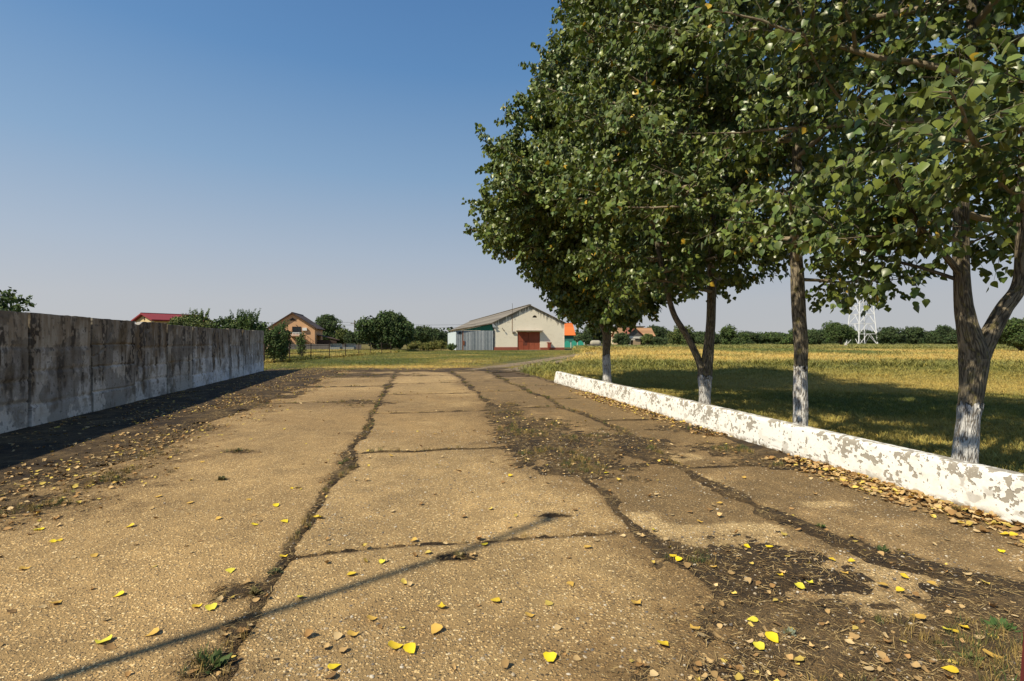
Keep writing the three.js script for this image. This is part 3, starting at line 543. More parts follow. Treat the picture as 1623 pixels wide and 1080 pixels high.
{
  const r = RNG(4242), lists = [[], [], [], []], cols = [[], [], [], []], straw = [], sc = [], weeds = [], wc = [], stonesL = [], stc = [];
  const browns = [[.42, .27, .11], [.50, .34, .15], [.30, .17, .06], [.58, .42, .21], [.36, .21, .08], [.62, .46, .10]];
  const leaf = (x, d, sc = 1) => { const k = Math.floor(r() * 4), c = browns[Math.floor(r() * 6)], v = .6 + .6 * r(); lists[k].push(M4(V(x, surfaceY(x, d) + .002, d), YAW(r() * 6.28).multiply(new THREE.Quaternion().setFromEuler(new THREE.Euler((r() - .5) * .5, 0, (r() - .5) * .5))), (.04 + .04 * r()) * sc)); cols[k].push(rgb(c[0] * v, c[1] * v, c[2] * v)); };
  const onRoad = (x, d) => x > wallX(d) + .05 && x < kerbX(d) - .02;
  for (let i = 0; i < 30000; i++) { // verge by the tall wall
    const d = 2 + 26 * Math.pow(r(), 1.3), t = LEFTX + 1.0 - 4.6 * r(), x = t - K * d; if (!onRoad(x, d)) continue;
    const dens = smooth(.36, .62, fbm(x * 1.4, d * .9, 4, 811)) * smooth(1.3, -.2, t - LEFTX); if (r() < dens * .42) leaf(x, d, .62 + .25 * r());
  }
  for (let i = 0; i < 5200; i++) { // drift along the white wall
    const d = 2.6 + 15 * Math.pow(r(), 1.2), off = .02 + .5 * Math.pow(r(), 2.2), x = kerbX(d) - off, dens = smooth(.40, .62, noise(d * .8, 2, 815)) * .5 + 1.1 * Math.exp(-Math.pow((d - 5.7) / .9, 2)) + .35 * smooth(8, 10, d) * (1 - smooth(14, 18, d)); if (r() < dens * .7) leaf(x, d, d < 8 ? 1.05 : .9);
  }
  for (let i = 0; i < 9000; i++) { // in cracks and piles
    const d = 2.2 + 14 * Math.pow(r(), 1.6), x = -3.6 - K * d + r() * 8.4; if (onRoad(x, d) && soil(x, d) > -.15 && r() < (x + K * d > 2 && d < 3.6 ? .34 : .62)) leaf(x, d, .42 + .3 * r());
  }
  for (let i = 0; i < 420; i++) { const d = 2.3 + 20 * Math.pow(r(), 1.5), x = -3.8 - K * d + r() * 8.4; if (onRoad(x, d)) leaf(x, d, .8); }
  const names = ['dry_leaf_litter', 'curled_leaf_litter', 'brown_leaf_litter', 'crumpled_leaf_litter'];
  for (let k = 0; k < 4; k++) tag(copies(names[k], DEAD[k], strawMat, lists[k], scene, cols[k]), ['flat dry leaves scattered over the road and verge', 'curled dry leaves scattered over the road and verge', 'brown dead leaves scattered over the road and verge', 'crumpled dead leaves scattered over the road and verge'][k], 'leaf litter');
  const stick = geoOf([-.03, 0, -.5, .03, .03, -.5, -.03, .02, .5, .03, 0, .5, 0, .05, 0], [0, 1, 4, 1, 3, 4, 3, 2, 4, 2, 0, 4]);
  for (let i = 0; i < 220000 && straw.length < 40000; i++) {
    const d = 2.1 + 12 * Math.pow(r(), 2.2), x = -4.5 - K * d + r() * 9.3; if (!onRoad(x, d)) continue; const s = soil(x, d); if (s < -.45 || r() > (s > 0 ? .6 : .3)) continue;
    const l = (.015 + .07 * r() * r()) * (s > 0 ? 1 : .6), c = r() < .5 ? [.16, .10, .04] : r() < .6 ? [.42, .30, .13] : [.06, .04, .02], v = .6 + .7 * r();
    straw.push(M4(V(x, surfaceY(x, d) + .004 * r(), d), YAW(r() * 6.28).multiply(new THREE.Quaternion().setFromEuler(new THREE.Euler((r() - .5) * .5, 0, 0))), new THREE.Vector3(.03 + .03 * r(), .05, l * 1.35))); sc.push(rgb(c[0] * v, c[1] * v, c[2] * v));
  }
  tag(copies('straw_debris', stick, strawMat, straw, scene, sc), 'bits of straw and twig strewn over the soil patches', 'debris');
  const stone = new THREE.IcosahedronGeometry(1, 1); { const a = stone.attributes.position; for (let i = 0; i < a.count; i++) { const k = 1 + .35 * (noise(a.getX(i) * 1.7 + 9, a.getY(i) * 1.7 + a.getZ(i) * 2 + 4, 5) - .5); a.setXYZ(i, a.getX(i) * k, a.getY(i) * k * .62, a.getZ(i) * k); } stone.computeVertexNormals(); }
  for (let i = 0; i < 26000; i++) { const d = 2.2 + 7 * Math.pow(r(), 1.7), x = -4.2 - K * d + r() * 9; if (!onRoad(x, d) || Math.abs(x) > 1.05 * d + .3) continue; const n = fbm(x * 1.1, d * 1.1, 3, 831); if (r() > smooth(.32, .62, n) * .9 + .08) continue; const s = .0028 + .0085 * Math.pow(r(), 4), c = [[.42, .34, .23], [.32, .25, .16], [.52, .46, .36], [.14, .12, .1], [.36, .28, .17]][Math.floor(r() * 5)]; stonesL.push(M4(V(x, s * .1 + (soil(x, d) > 0 ? .01 : 0), d), YAW(r() * 6.28), new THREE.Vector3(s, s, s * (.7 + .5 * r())))); stc.push(rgb(...c)); }
  tag(copies('loose_gravel', stone, strawMat, stonesL, scene, stc), 'small loose gravel standing out of the worn concrete', 'gravel');
  for (let i = 0; i < 60000 && weeds.length < 2600; i++) { // small weeds in the cracks
    const d = 2.3 + 24 * Math.pow(r(), 1.4), x = -3.9 - K * d + r() * 9; if (!onRoad(x, d)) continue; const s = soil(x, d), w = fbm(x * 2.2, d * 1.6, 3, 841); if (s < .25 || w < .56) continue;
    const h = .02 + .05 * r(), dry = r(); weeds.push(M4(V(x, .008, d), YAW(r() * 6.28), new THREE.Vector3(h * 1.2, h, h * 1.2))); wc.push(dry < .55 ? rgb(.085 * (.6 + r()), .10 * (.7 + .6 * r()), .02) : rgb(.32, .22, .06));
  }
  tag(copies('crack_weeds', TUFT[0], grassMat, weeds, scene, wc), 'low weeds and dry grass rooted in the cracks of the concrete', 'weeds');
  // weeds that stand out one by one
  const plant = (u, v, s, green, label) => {
    const [x, d] = onGround(u, v), g = thing('weed_plant', label, 'weed', V(x, .004, d), 'weeds growing in the road'), q = RNG(Math.round(u * 7 + v)), leaves = [];
    for (let k = 0; k < 26; k++) { const a = q() * 6.283, e = .15 + q() * 1.1, tip = new THREE.Vector3(Math.cos(a) * Math.cos(e), Math.sin(e), Math.sin(a) * Math.cos(e)), m = turnOf(tip, new THREE.Vector3(q() - .5, 1, q() - .5).normalize()), l = s * (.35 + .5 * q()), R = s * .5 * Math.sqrt(q()); m.scale(new THREE.Vector3(l * .7, l, l)).setPosition(Math.cos(a) * R, .004 + q() * s * .15, Math.sin(a) * R); leaves.push(LEAF.clone().applyMatrix4(m)); }
    part('leaves', mergeGeometries(leaves), new THREE.MeshStandardMaterial({ color: rgb(...green), roughness: .8, side: THREE.DoubleSide }), g);
    const st = []; for (let k = 0; k < 9; k++) { const a = q() * 6.283, l = s * (.8 + .6 * q()); st.push(bar(new THREE.Vector3(0, 0, 0), new THREE.Vector3(Math.cos(a) * l * .5, l * .7, Math.sin(a) * l * .5), .0012, 4)); }
    part('stems', mergeGeometries(st), mat([.16, .15, .05]), g);
  };
  plant(335, 1062, .085, [.045, .075, .012], 'dense dark green weed at the foot of the left crack, bottom left corner');
  plant(728, 886, .05, [.14, .10, .03], 'small brownish weed alone in the middle of the centre slab');
  plant(436, 912, .05, [.06, .07, .02], 'dark weed clump in the left crack beside the cable-like shadow');
  plant(404, 945, .055, [.10, .08, .02], 'dull weed clump in the left crack nearest the bottom left weed');
  plant(1300, 838, .045, [.06, .10, .02], 'green weed tuft in the crack of the right lane');
  plant(1592, 1002, .07, [.05, .10, .02], 'broad green weed beside the dark red post, bottom right');
  plant(1540, 1048, .06, [.10, .13, .03], 'light green weed among leaf litter, bottom right');
  plant(1250, 1010, .04, [.16, .18, .12], 'pale grey-green weed at the edge of the dark moss patch');
  plant(1400, 876, .05, [.05, .08, .02], 'green weed in the right lane crack nearer the white wall');
  plant(540, 738, .05, [.06, .09, .02], 'green weed midway along the left crack');
  plant(378, 718, .07, [.05, .06, .02], 'dark flat weed on the left lane');
  plant(352, 763, .06, [.10, .09, .03], 'small olive weed near the left lane edge');
  // bright yellow leaves lying on the concrete, each one on its own
  const yellow = [new THREE.MeshStandardMaterial({ color: rgb(.80, .60, .02), roughness: .6, side: THREE.DoubleSide }), new THREE.MeshStandardMaterial({ color: rgb(.72, .50, .03), roughness: .65, side: THREE.DoubleSide }), new THREE.MeshStandardMaterial({ color: rgb(.66, .58, .05), roughness: .65, side: THREE.DoubleSide }), new THREE.MeshStandardMaterial({ color: rgb(.58, .36, .07), roughness: .75, side: THREE.DoubleSide })];
  const spots = [[95, 860], [58, 842], [62, 843], [85, 862], [205, 838], [162, 1022], [187, 948], [313, 965], [335, 969], [365, 909], [452, 830], [404, 835], [438, 805], [500, 822], [507, 823], [463, 777], [470, 776], [475, 950], [450, 888], [530, 1061], [627, 1030], [651, 1036], [700, 965], [767, 866], [872, 1050], [556, 913], [1053, 1026], [787, 955], [605, 895], [985, 747], [960, 752], [808, 757], [1036, 843], [1065, 887], [1075, 894], [1185, 870], [1218, 872], [1285, 930], [1238, 918], [1320, 890], [1348, 893], [1226, 1022], [1205, 1035], [1192, 990], [1270, 935], [1500, 1005], [1530, 1003], [1505, 1070], [1515, 1008], [1425, 940], [1435, 918], [1588, 878], [1530, 806], [1480, 760], [1605, 852], [1590, 850], [300, 800], [250, 790], [150, 885], [395, 795], [345, 826], [560, 705], [690, 690], [620, 725], [655, 860], [690, 1005], [840, 980], [905, 930], [930, 870], [130, 760], [180, 770], [280, 745], [320, 735], [40, 905], [90, 960], [240, 1010], [560, 1010], [590, 985], [1110, 830], [1140, 800], [1180, 760], [1400, 930], [1455, 985], [1480, 930], [1130, 905], [1575, 1050], [1340, 915], [1010, 960], [1100, 1000]];
  const rr = RNG(99), rank = {}; spots.map((p, i) => [...p, i]).sort((a, b) => b[1] - a[1]).forEach(([u, v, i]) => { const [x, d] = onGround(u, v), t = x + K * d, w = (i < 56 ? 'yellow ' : 'tan ') + (t < CR1 ? 'left' : t < CR2 ? 'centre' : 'right'); rank[w] = (rank[w] || 0) + 1; rank[i] = ORD[rank[w] - 1]; });
  spots.forEach(([u, v], i) => {
    const [x, d] = onGround(u, v), big = v > 930 ? .066 : .06, m = yellow[i < 56 ? (rr() < .75 ? Math.floor(rr() * 2) : 2) : 3];
    const t = x + K * d, where = t < CR1 ? 'left' : t < CR2 ? 'centre' : 'right', o = single('fallen_leaf', DEAD[Math.floor(rr() * 3)], m, rank[i] + ' nearest of the ' + (m === yellow[3] ? 'tan curled' : 'bright yellow') + ' fallen leaves lying on the ' + where + ' lane', 'leaf', (m === yellow[3] ? 'tan' : 'yellow') + ' fallen leaves on the ' + where + ' lane');
    o.position.copy(V(x, surfaceY(x, d) + .003, d)); o.quaternion.copy(YAW(rr() * 6.28)); o.scale.setScalar(big * (.8 + .45 * rr()));
  });
  // twigs
  for (const [u, v, l, a, lb] of [[1490, 985, .22, .15, 'thin dry twig on the pale concrete, bottom right'], [1240, 950, .14, .3, 'pale straw stalk on the dark moss patch'], [1280, 770, .25, 1.2, 'bent dead twig on the right lane near the white wall'], [1530, 940, .2, -.3, 'thin twig beside the crack near the dark red post']]) {
    const [x, d] = onGround(u, v), c = new THREE.CatmullRomCurve3([new THREE.Vector3(-l / 2, .006, 0), new THREE.Vector3(-l * .1, .012, .012), new THREE.Vector3(l * .2, .014, -.006), new THREE.Vector3(l / 2, .008, .02)]);
    const o = single('twig', new THREE.TubeGeometry(c, 10, .0022, 5), mat([.2, .14, .07]), lb, 'twig'); o.position.copy(V(x, .008, d)); o.rotation.y = a;
  }
}

// ---------------------------------------------------------------- buildings (their long axes run with the road)
const AX = .2167;
const dirty = (base, sd, amt = .3, f = 1) => { const t = tex(256, 256, (u, v, i, j) => { const k = 1 - amt + 2 * amt * (.6 * fbm(u * 6, v * 6, 4, sd, 6) + .4 * hash(i, j, sd) * .5 + .1); return base.map(q => q * k); }, true, f, f); return new THREE.MeshStandardMaterial({ map: t, roughness: .9 }); };
const glassMat = new THREE.MeshPhysicalMaterial({ color: rgb(.02, .025, .03), roughness: .12, specularIntensity: 1 });
function ribbed(w, h, pitch, depth, along = 'x') {            // corrugated sheet, ribs upright
  const n = Math.round(w / pitch) * 4;
  return sheet(n, 2, (a, b, i) => ({ p: [a * w - w / 2, b * h, [0, 1, 1, 0][i % 4] * depth], uv: [a * w, b * h] }));
}
function roofSlope(name, parent, m, x0, y0, x1, y1, z0, z1, courses, thick = .07) { // from eave (x0) up to ridge (x1), laid in overlapping courses
  for (let k = 0; k < courses; k++) {
    const a = k / courses, b = (k + 1) / courses + .02, ax = mix(x0, x1, a), ay = mix(y0, y1, a), bx = mix(x0, x1, Math.min(1, b)), by = mix(y0, y1, Math.min(1, b)), L = Math.hypot(bx - ax, by - ay);
    const g = box(L, thick, z0 - z1); g.rotateZ(Math.atan2(by - ay, bx - ax)); g.translate((ax + bx) / 2, (ay + by) / 2 + thick * .3 * (courses - k) / courses + .02, (z0 + z1) / 2);
    const o = part(name, g, m[k % m.length], parent); o.rotation.z = 0;
  }
}
function windowOn(parent, x, y, w, h, z, frameMat, name = 'window') {
  const f = [box(w + .12, .07, .08, 0, h / 2 + .03, 0), box(w + .12, .07, .08, 0, -h / 2 - .03, 0), box(.07, h, .08, -w / 2 - .02, 0, 0), box(.07, h, .08, w / 2 + .02, 0, 0), box(.05, h, .05, 0, 0, 0)];
  const o = part(name, mergeGeometries(f), frameMat, parent); o.position.set(x, y, z);
  const p = part('pane', box(w, h, .02, 0, 0, -.015), glassMat, o); return o;
}
const darkFrame = mat([.05, .03, .02]), whiteFrame = mat([.75, .74, .7]);
{ // ---- the white barn
  const B = thing('barn', 'long white barn with red double door and grey roof at the road end', 'barn', V(2.97, 0, 86)); B.rotation.y = AX;
  const HW = 6.1, E = 4.65, A = 7.5, L = 75, roofY = (x) => A - (A - E) * Math.abs(x) / HW;
  const plaster = tex(1024, 640, (u, v, i, j) => {
    const x = (u - .5) * 12.4, y = v * 7.7, dist = roofY(x) - y, n = fbm(u * 10, v * 6, 4, 901), st = fbm(u * 70, v * 3, 4, 903), f = fbm(u * 60, v * 40, 3, 905), g = .94 + .12 * hash(i, j, 907);
    let c = mix3([.74, .67, .53], [.80, .73, .59], n);
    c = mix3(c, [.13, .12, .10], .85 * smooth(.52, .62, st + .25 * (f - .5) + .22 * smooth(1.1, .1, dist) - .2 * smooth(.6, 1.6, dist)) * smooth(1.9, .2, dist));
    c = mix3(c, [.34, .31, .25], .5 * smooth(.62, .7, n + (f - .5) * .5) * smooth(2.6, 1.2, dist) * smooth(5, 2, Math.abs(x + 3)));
    if (Math.abs(x + 3 + .05 * (noise(v * 20, 1, 909) - .5)) < .06 && y < 6.2 && y > 3.1) c = mix3(c, [.36, .2, .08], .8);
    c = mix3(c, [.6, .53, .40], .25 * smooth(.55, .8, fbm(u * 30, v * 30, 3, 911)));
    return c.map(q => q * g);
  }); plaster.repeat.set(1 / 12.4, 1 / 7.7); plaster.offset.set(.5, 0); plaster.wrapS = plaster.wrapT = THREE.ClampToEdgeWrapping;
  const wallM = new THREE.MeshStandardMaterial({ map: plaster, roughness: .95 });
  const s = new THREE.Shape([[-HW, 0], [HW, 0], [HW, E], [0, A], [-HW, E]].map(p => new THREE.Vector2(...p)));
  s.holes.push(new THREE.Path([[-2.1, .01], [-2.1, 3.05], [1.8, 3.05], [1.8, .01]].map(p => new THREE.Vector2(...p))));
  const arch = new THREE.Path(); arch.moveTo(.5, 5.45); arch.lineTo(1.3, 5.45); arch.absarc(.9, 5.45, .4, 0, Math.PI); s.holes.push(arch);
  const front = part('gable_wall', new THREE.ExtrudeGeometry(s, { depth: .3, bevelEnabled: false }).translate(0, 0, -.3), wallM, B);
  part('vent_niche', box(.85, .6, .04, .9, 5.68, -.28), mat([.04, .035, .03]), B);
  const sideM = dirty([.66, .58, .45], 921, .2);
  part('side_wall', box(.3, E, L - .3, -HW + .15, E / 2, -.3 - (L - .3) / 2), sideM, B); part('side_wall', box(.3, E, L - .3, HW - .15, E / 2, -.3 - (L - .3) / 2), sideM, B);
  part('rear_gable', prism([[-HW + .3, 0], [HW - .3, 0], [HW - .3, E], [0, A - .2], [-HW + .3, E]], .3).translate(0, 0, -L + .3), sideM, B);
  const rm = [dirty([.19, .165, .13], 931, .35), dirty([.15, .128, .10], 933, .4), dirty([.22, .19, .15], 935, .35)];
  roofSlope('roof_course', B, rm, -HW - .35, E - .16, 0, A + .02, .3, -L - .3, 6); roofSlope('roof_course', B, [rm[1], rm[0], rm[2]], HW + .35, E - .16, 0, A + .02, .3, -L - .3, 6);
  part('ridge_cap', box(.45, .09, L + .5, 0, A + .13, -L / 2), rm[1], B);
  const plinthM = dirty([.26, .075, .045], 941, .3);
  part('plinth', box(HW - 2.1, .5, .1, -(HW + 2.1) / 2, .25, .05), plinthM, B); part('plinth', box(HW - 1.8, .42, .1, (HW + 1.8) / 2, .21, .05), plinthM, B);
  const redM = dirty([.27, .062, .028], 943, .3), red2 = dirty([.30, .075, .035], 945, .3);
  for (const [x, m, k] of [[-1.125, redM, 0], [.825, red2, 1]]) {
    const d = part('door_leaf', box(1.93, 3.02, .08, x, 1.53, -.14), m, B);
    for (const q of [-.94, 0, .94]) part('door_rail', box(.06, 3.0, .03, x + q * .98, 1.53, -.085), m, d);
    for (const q of [.06, 1.5, 2.98]) part('door_rail', box(1.9, .06, .026, x, q, -.087), m, d);
    if (!k) part('door_patch', box(.75, .7, .02, x + .35, 1.15, -.09), dirty([.13, .035, .02], 947, .4), d);
  }
  part('door_canopy', mergeGeometries([box(4.5, .14, .8, -.1, 3.24, .38)]), dirty([.33, .27, .22], 949, .25), B);
  part('switch_box', box(.5, .3, .2, -2.75, 2.95, .1), mat([.14, .12, .10]), B);
  part('wall_lamp', mergeGeometries([bar(new THREE.Vector3(-4.75, 3.7, 0), new THREE.Vector3(-4.45, 3.3, .22), .05, 8), new THREE.SphereGeometry(.1, 8, 6).translate(-4.44, 3.26, .23)]), mat([.08, .07, .06]), B);
  part('lightning_rod', bar(new THREE.Vector3(-3, roofY(-3) - .2, .1), new THREE.Vector3(-3, roofY(-3) + 1.7, .1), .035, 6), mat([.12, .11, .10]), B);
  part('downlead', box(.03, 2.9, .03, -3, 4.6, .02), mat([.25, .12, .05]), B);
  part('corner_strip', box(.1, 4, .03, 6.06, 2.4, .018), mat([.72, .66, .55]), B);
  // lean-to of corrugated metal
  const LX0 = -12.4, LX1 = -6.15, LL = 14;
  const zinc = [dirty([.30, .33, .35], 951, .25), dirty([.24, .27, .29], 953, .3), dirty([.34, .365, .38], 955, .25)];
  const shed = part('lean_to', box(.12, 3.3, .12, LX1 + .08, 1.65, .02), mat([.05, .045, .04]), B);
  for (let k = 0; k < 7; k++) { const w = 5 / 7, o = part('metal_sheet', ribbed(w + .02, 3.2, .24, .07), zinc[(k * 2) % 3], shed); o.position.set(-11.2 + w * (k + .5), .03, .05 + .004 * (k % 2)); }
  part('metal_door', ribbed(1.1, 3.15, .28, .05).translate(-11.85, .06, .03), zinc[1], shed); part('door_window', box(.45, .3, .06, -11.75, 2.85, .09), mat([.02, .02, .02]), shed);
  part('rust_post', box(.14, 3.3, .12, -11.26, 1.65, .06), dirty([.22, .10, .05], 957, .3), shed); part('padlock_plate', box(.25, .7, .1, -11.12, 1.2, .14), mat([.18, .06, .03]), shed);
  for (let k = 0; k < 6; k++) { const w = LL / 6, g = ribbed(w + .02, 3.1, .3, .04).rotateY(-Math.PI / 2).translate(LX0, .03, -w * (k + .5)), o = part('side_sheet', g, dirty([.50, .58, .62], 961 + k, .12), shed); }
  part('eave_board', prism([[-11.5, 3.26], [-6.3, 3.26], [-6.3, 4.28], [-6.5, 4.28]], .06), dirty([.03, .16, .10], 971, .25), shed);
  part('eave_flashing', prism([[-6.5, 4.4], [-6.3, 4.4], [-5.7, 3.8], [-6.3, 3.75]], .04).translate(0, 0, .36), zinc[2], shed);
  const lm = [dirty([.20, .16, .12], 973, .4), dirty([.26, .21, .16], 975, .4)];
  for (let k = 0; k < 4; k++) { const a = k / 4, b = (k + 1) / 4 + .02, x0 = mix(-12.7, -6.0, a), x1 = mix(-12.7, -6.0, Math.min(1, b)), y0 = mix(3.34, 4.48, a), y1 = mix(3.34, 4.48, Math.min(1, b)), g = box(Math.hypot(x1 - x0, y1 - y0), .07, LL + .6).rotateZ(Math.atan2(y1 - y0, x1 - x0)).translate((x0 + x1) / 2, (y0 + y1) / 2 + .02 * (4 - k) / 4, -LL / 2 + .1); part('roof_sheet', g, lm[k % 2], shed); }
  const cab = single('hydrant_cabinet', mergeGeometries([box(.5, .75, .3, 0, .5, 0), box(.75, .12, .4, 0, .95, 0), box(.2, .3, .2, 0, .06, 0), box(.12, .25, .14, .36, .8, 0)]), mat([.26, .05, .03]), 'small red hydrant cabinet against the barn right of its door', 'cabinet'); cab.position.copy(V(2.97 + .977 * 3.3 + .35 * .215, .3, 86 + .215 * 3.3 - .35)); cab.rotation.y = AX;
}
function house(name, label, x, d, w, l, e, a, wallM, roofM, over = .4, turn = AX, cat = 'house') {
  const H = thing(name, label, cat, V(x, 0, d)); H.rotation.y = turn; const hw = w / 2;
  part('wall', prism([[-hw, 0], [hw, 0], [hw, e], [0, a], [-hw, e]], l), wallM, H);
  const k = (a - e) / hw, rf = part('roof', box(.3, .12, l + over * 2, 0, a + .16, -l / 2), roofM, H);
  for (const s of [-1, 1]) { const ln = Math.hypot(hw + over, k * (hw + over)); part('roof_slope', box(ln, .16, l + over * 2).rotateZ(-s * Math.atan(k)).translate(s * (hw + over) / 2, a - k * (hw + over) / 2 + .1, -l / 2), roofM, rf); }
  return H;
}
const tiles = (base, sd) => { const t = tex(256, 256, (u, v, i, j) => { const row = Math.floor(v * 16), k = (.75 + .4 * hash(Math.floor(u * 24 + (row % 2) * .5), row, sd)) * (.8 + .35 * fbm(u * 4, v * 4, 3, sd, 4)); return base.map(q => q * k); }, true, .12, .12); return new THREE.MeshStandardMaterial({ map: t, roughness: .85 }); };
{ // ---- two-storey peach house with a balcony
  const peach = dirty([.62, .36, .19], 1001, .12, .2), roofM = tiles([.075, .045, .035], 1003);
  const H = house('peach_house', 'two-storey peach house with dark gable roof and small white balcony', xAt(463.5, 97), 97, 8, 10, 4.05, 6.75, peach, roofM, .5);
  windowOn(H, .75, 3.6, 1.5, 1.15, .05, darkFrame, 'balcony_door'); windowOn(H, -2.5, 3.6, 1.0, 1.0, .05, darkFrame); 
  part('gable_vent', prism([[-.75, 5.35], [.75, 5.35], [0, 5.95]], .05).translate(0, 0, .06), darkFrame, H);
  const bal = part('balcony', box(2.1, .14, 1.0, .7, 2.45, .5), mat([.42, .25, .14]), H);
  part('top_rail', box(2.1, .09, .09, .7, 3.1, .96), whiteFrame, bal); for (let k = 0; k < 9; k++) part('baluster', box(.1, .58, .08, -.28 + k * .245, 2.8, .96), whiteFrame, bal);
  part('air_conditioner', box(.8, .55, .3, 2.2, 3.75, .2), whiteFrame, H);
  part('lamp_arm', bar(new THREE.Vector3(.6, 4.6, .05), new THREE.Vector3(.95, 4.4, .5), .05, 6), darkFrame, H);
  const stair = part('outside_stair', prism([[1.85, 2.4], [1.85, 2.1], [4.0, .3], [4.0, .6]], .9).translate(0, 0, .95), mat([.16, .09, .05]), H);
  for (let k = 0; k < 5; k++) part('stair_post', box(.07, .8, .07, 2.0 + k * .45, 2.75 - k * .38, .92), mat([.30, .17, .09]), stair);
  part('hand_rail', bar(new THREE.Vector3(1.85, 3.2, .92), new THREE.Vector3(4.0, 1.4, .92), .05, 6), mat([.2, .11, .06]), stair);
  part('porch_roof', prism([[4.02, 2.6], [4.02, 2.75], [8.2, 1.75], [8.2, 1.6]], 6).translate(0, 0, -2), roofM, H);
  part('porch_wall', box(3.6, 1.7, .1, 5.9, .85, -2.2), mat([.06, .035, .025]), H);
  const annex = house('tiled_annex', 'low annex with orange tiled roof peeping over the end of the concrete wall', xAt(419, 92), 92, 5, 6, 2.6, 3.7, dirty([.6, .42, .28], 1011, .12, .2), tiles([.42, .17, .08], 1013), .4);
  const H2 = house('red_roofed_house', 'house with plain dark red metal roof showing above the concrete wall', xAt(229, 62), 62, 5.6, 6, 4.0, 4.75, dirty([.55, .42, .22], 1021, .12, .2), dirty([.21, .022, .03], 1023, .15, .3), .4, -.62);
  part('gable_vent', new THREE.CircleGeometry(.22, 12).translate(0, 4.25, .02), darkFrame, H2); windowOn(H2, 0, 2.6, 1.2, 1.2, .05, whiteFrame);
  // right of the barn
  const H3 = house('orange_roofed_house', 'house with bright orange tiled roof and green wall right of the barn', xAt(905, 122), 122, 6, 9, 3.0, 5.6, dirty([.04, .15, .12], 1031, .15, .2), tiles([.62, .15, .03], 1033), .4, AX + 1.45);
  for (const x of [-1.5, 1.5]) windowOn(H3, x, 1.6, 1, 1.1, .05, whiteFrame);
  const H4 = thing('flat_roofed_block', 'beige flat-roofed block behind the brown-roofed cottage', 'building', V(xAt(998, 175), 0, 175)); H4.rotation.y = AX;
  part('wall', box(10.5, 6.2, 8, 0, 3.1, -4), dirty([.62, .50, .33], 1041, .12, .2), H4); part('roof_slab', box(11.2, .3, 8.8, 0, 6.4, -4), dirty([.10, .09, .08], 1043, .2), H4); for (const x of [-3.4, 0, 3.4]) { windowOn(H4, x, 4.5, 1.3, 1.2, .05, whiteFrame); windowOn(H4, x, 1.8, 1.3, 1.2, .05, whiteFrame); } part('chimney', box(.5, 1.4, .5, 3.5, 7.2, -3), mat([.3, .16, .1]), H4);
  const H5 = house('brown_roofed_cottage', 'white cottage with brown tiled roof and grey boarded gable across the field', xAt(1006, 128), 128, 4.2, 9, 2.9, 4.6, dirty([.72, .68, .6], 1051, .1, .2), tiles([.24, .085, .05], 1053), .5);
  part('boarded_gable', prism([[-2.2, 2.75], [2.2, 2.75], [0, 4.5]], .06).translate(0, 0, .07), dirty([.12, .11, .10], 1055, .3), H5); windowOn(H5, .6, 1.6, .9, .9, .05, darkFrame);
  const H6 = house('tan_tiled_house', 'long low house with tan tiled roof beside the brown-roofed cottage', xAt(1030, 133), 133, 6, 9, 2.8, 4.7, dirty([.5, .38, .24], 1061, .1, .2), tiles([.36, .2, .10], 1063), .4, AX + 1.4);
  windowOn(H6, 0, 1.5, 1, 1, .05, darkFrame);
  const sh = thing('plank_shed', 'small open plank shed in front of the cottage', 'shed', V(xAt(1014, 118), 0, 118)); sh.rotation.y = AX;
  for (let k = 0; k < 7; k++) part('plank', box(.24, 1.7, .05, -1.5 + k * .26, .85, 0), dirty([.42, .30, .18], 1071 + k, .2), sh); part('shed_roof', box(4, .12, 2.6, .5, 1.95, -1).rotateZ(-.03), mat([.10, .09, .08]), sh); part('shed_back', box(3.6, 1.7, .08, .5, .85, -2), mat([.16, .12, .08]), sh); part('shed_post', box(.12, 1.8, .12, 2.3, .9, 0), mat([.5, .45, .38]), sh);
  // teal fence, parked trailer, greenhouses
  for (let k = 0; k < 3; k++) { const F = thing('teal_fence_panel', ['scalloped teal fence panel nearest the barn, in front of the orange-roofed house', 'scalloped teal fence panel in the middle, in front of the orange-roofed house', 'scalloped teal fence panel farthest from the barn, in front of the orange-roofed house'][k], 'fence', V(xAt(899 + k * 10.5, 112), 0, 112), 'teal fence by the orange-roofed house'), pts = [[-.72, .1]]; pts.push([.72, .1], [.72, .9]); for (let i = 0; i <= 8; i++) pts.push([.72 - i * .18, .9 + .7 * Math.sin(i / 8 * Math.PI)]); part('panel', prism(pts, .05), dirty([.03, .30, .22], 1081, .15), F); part('post', box(.14, 1.2, .14, .8, .6, 0), mat([.6, .6, .55]), F); }
  const tr = thing('parked_trailer', 'pale covered trailer parked by the track beyond the barn', 'trailer', V(xAt(944, 105), 0, 105)); part('cover', new THREE.CapsuleGeometry(.6, 1.1, 4, 10).rotateZ(Math.PI / 2).translate(0, 1.05, 0), mat([.36, .33, .26]), tr); part('bed', box(3.4, .35, 1.6, 0, .62, 0), mat([.10, .09, .09]), tr); for (const x of [-.5, .5]) part('wheel', new THREE.CylinderGeometry(.33, .33, .2, 14).rotateX(Math.PI / 2).translate(x, .33, .8), mat([.03, .03, .03]), tr);
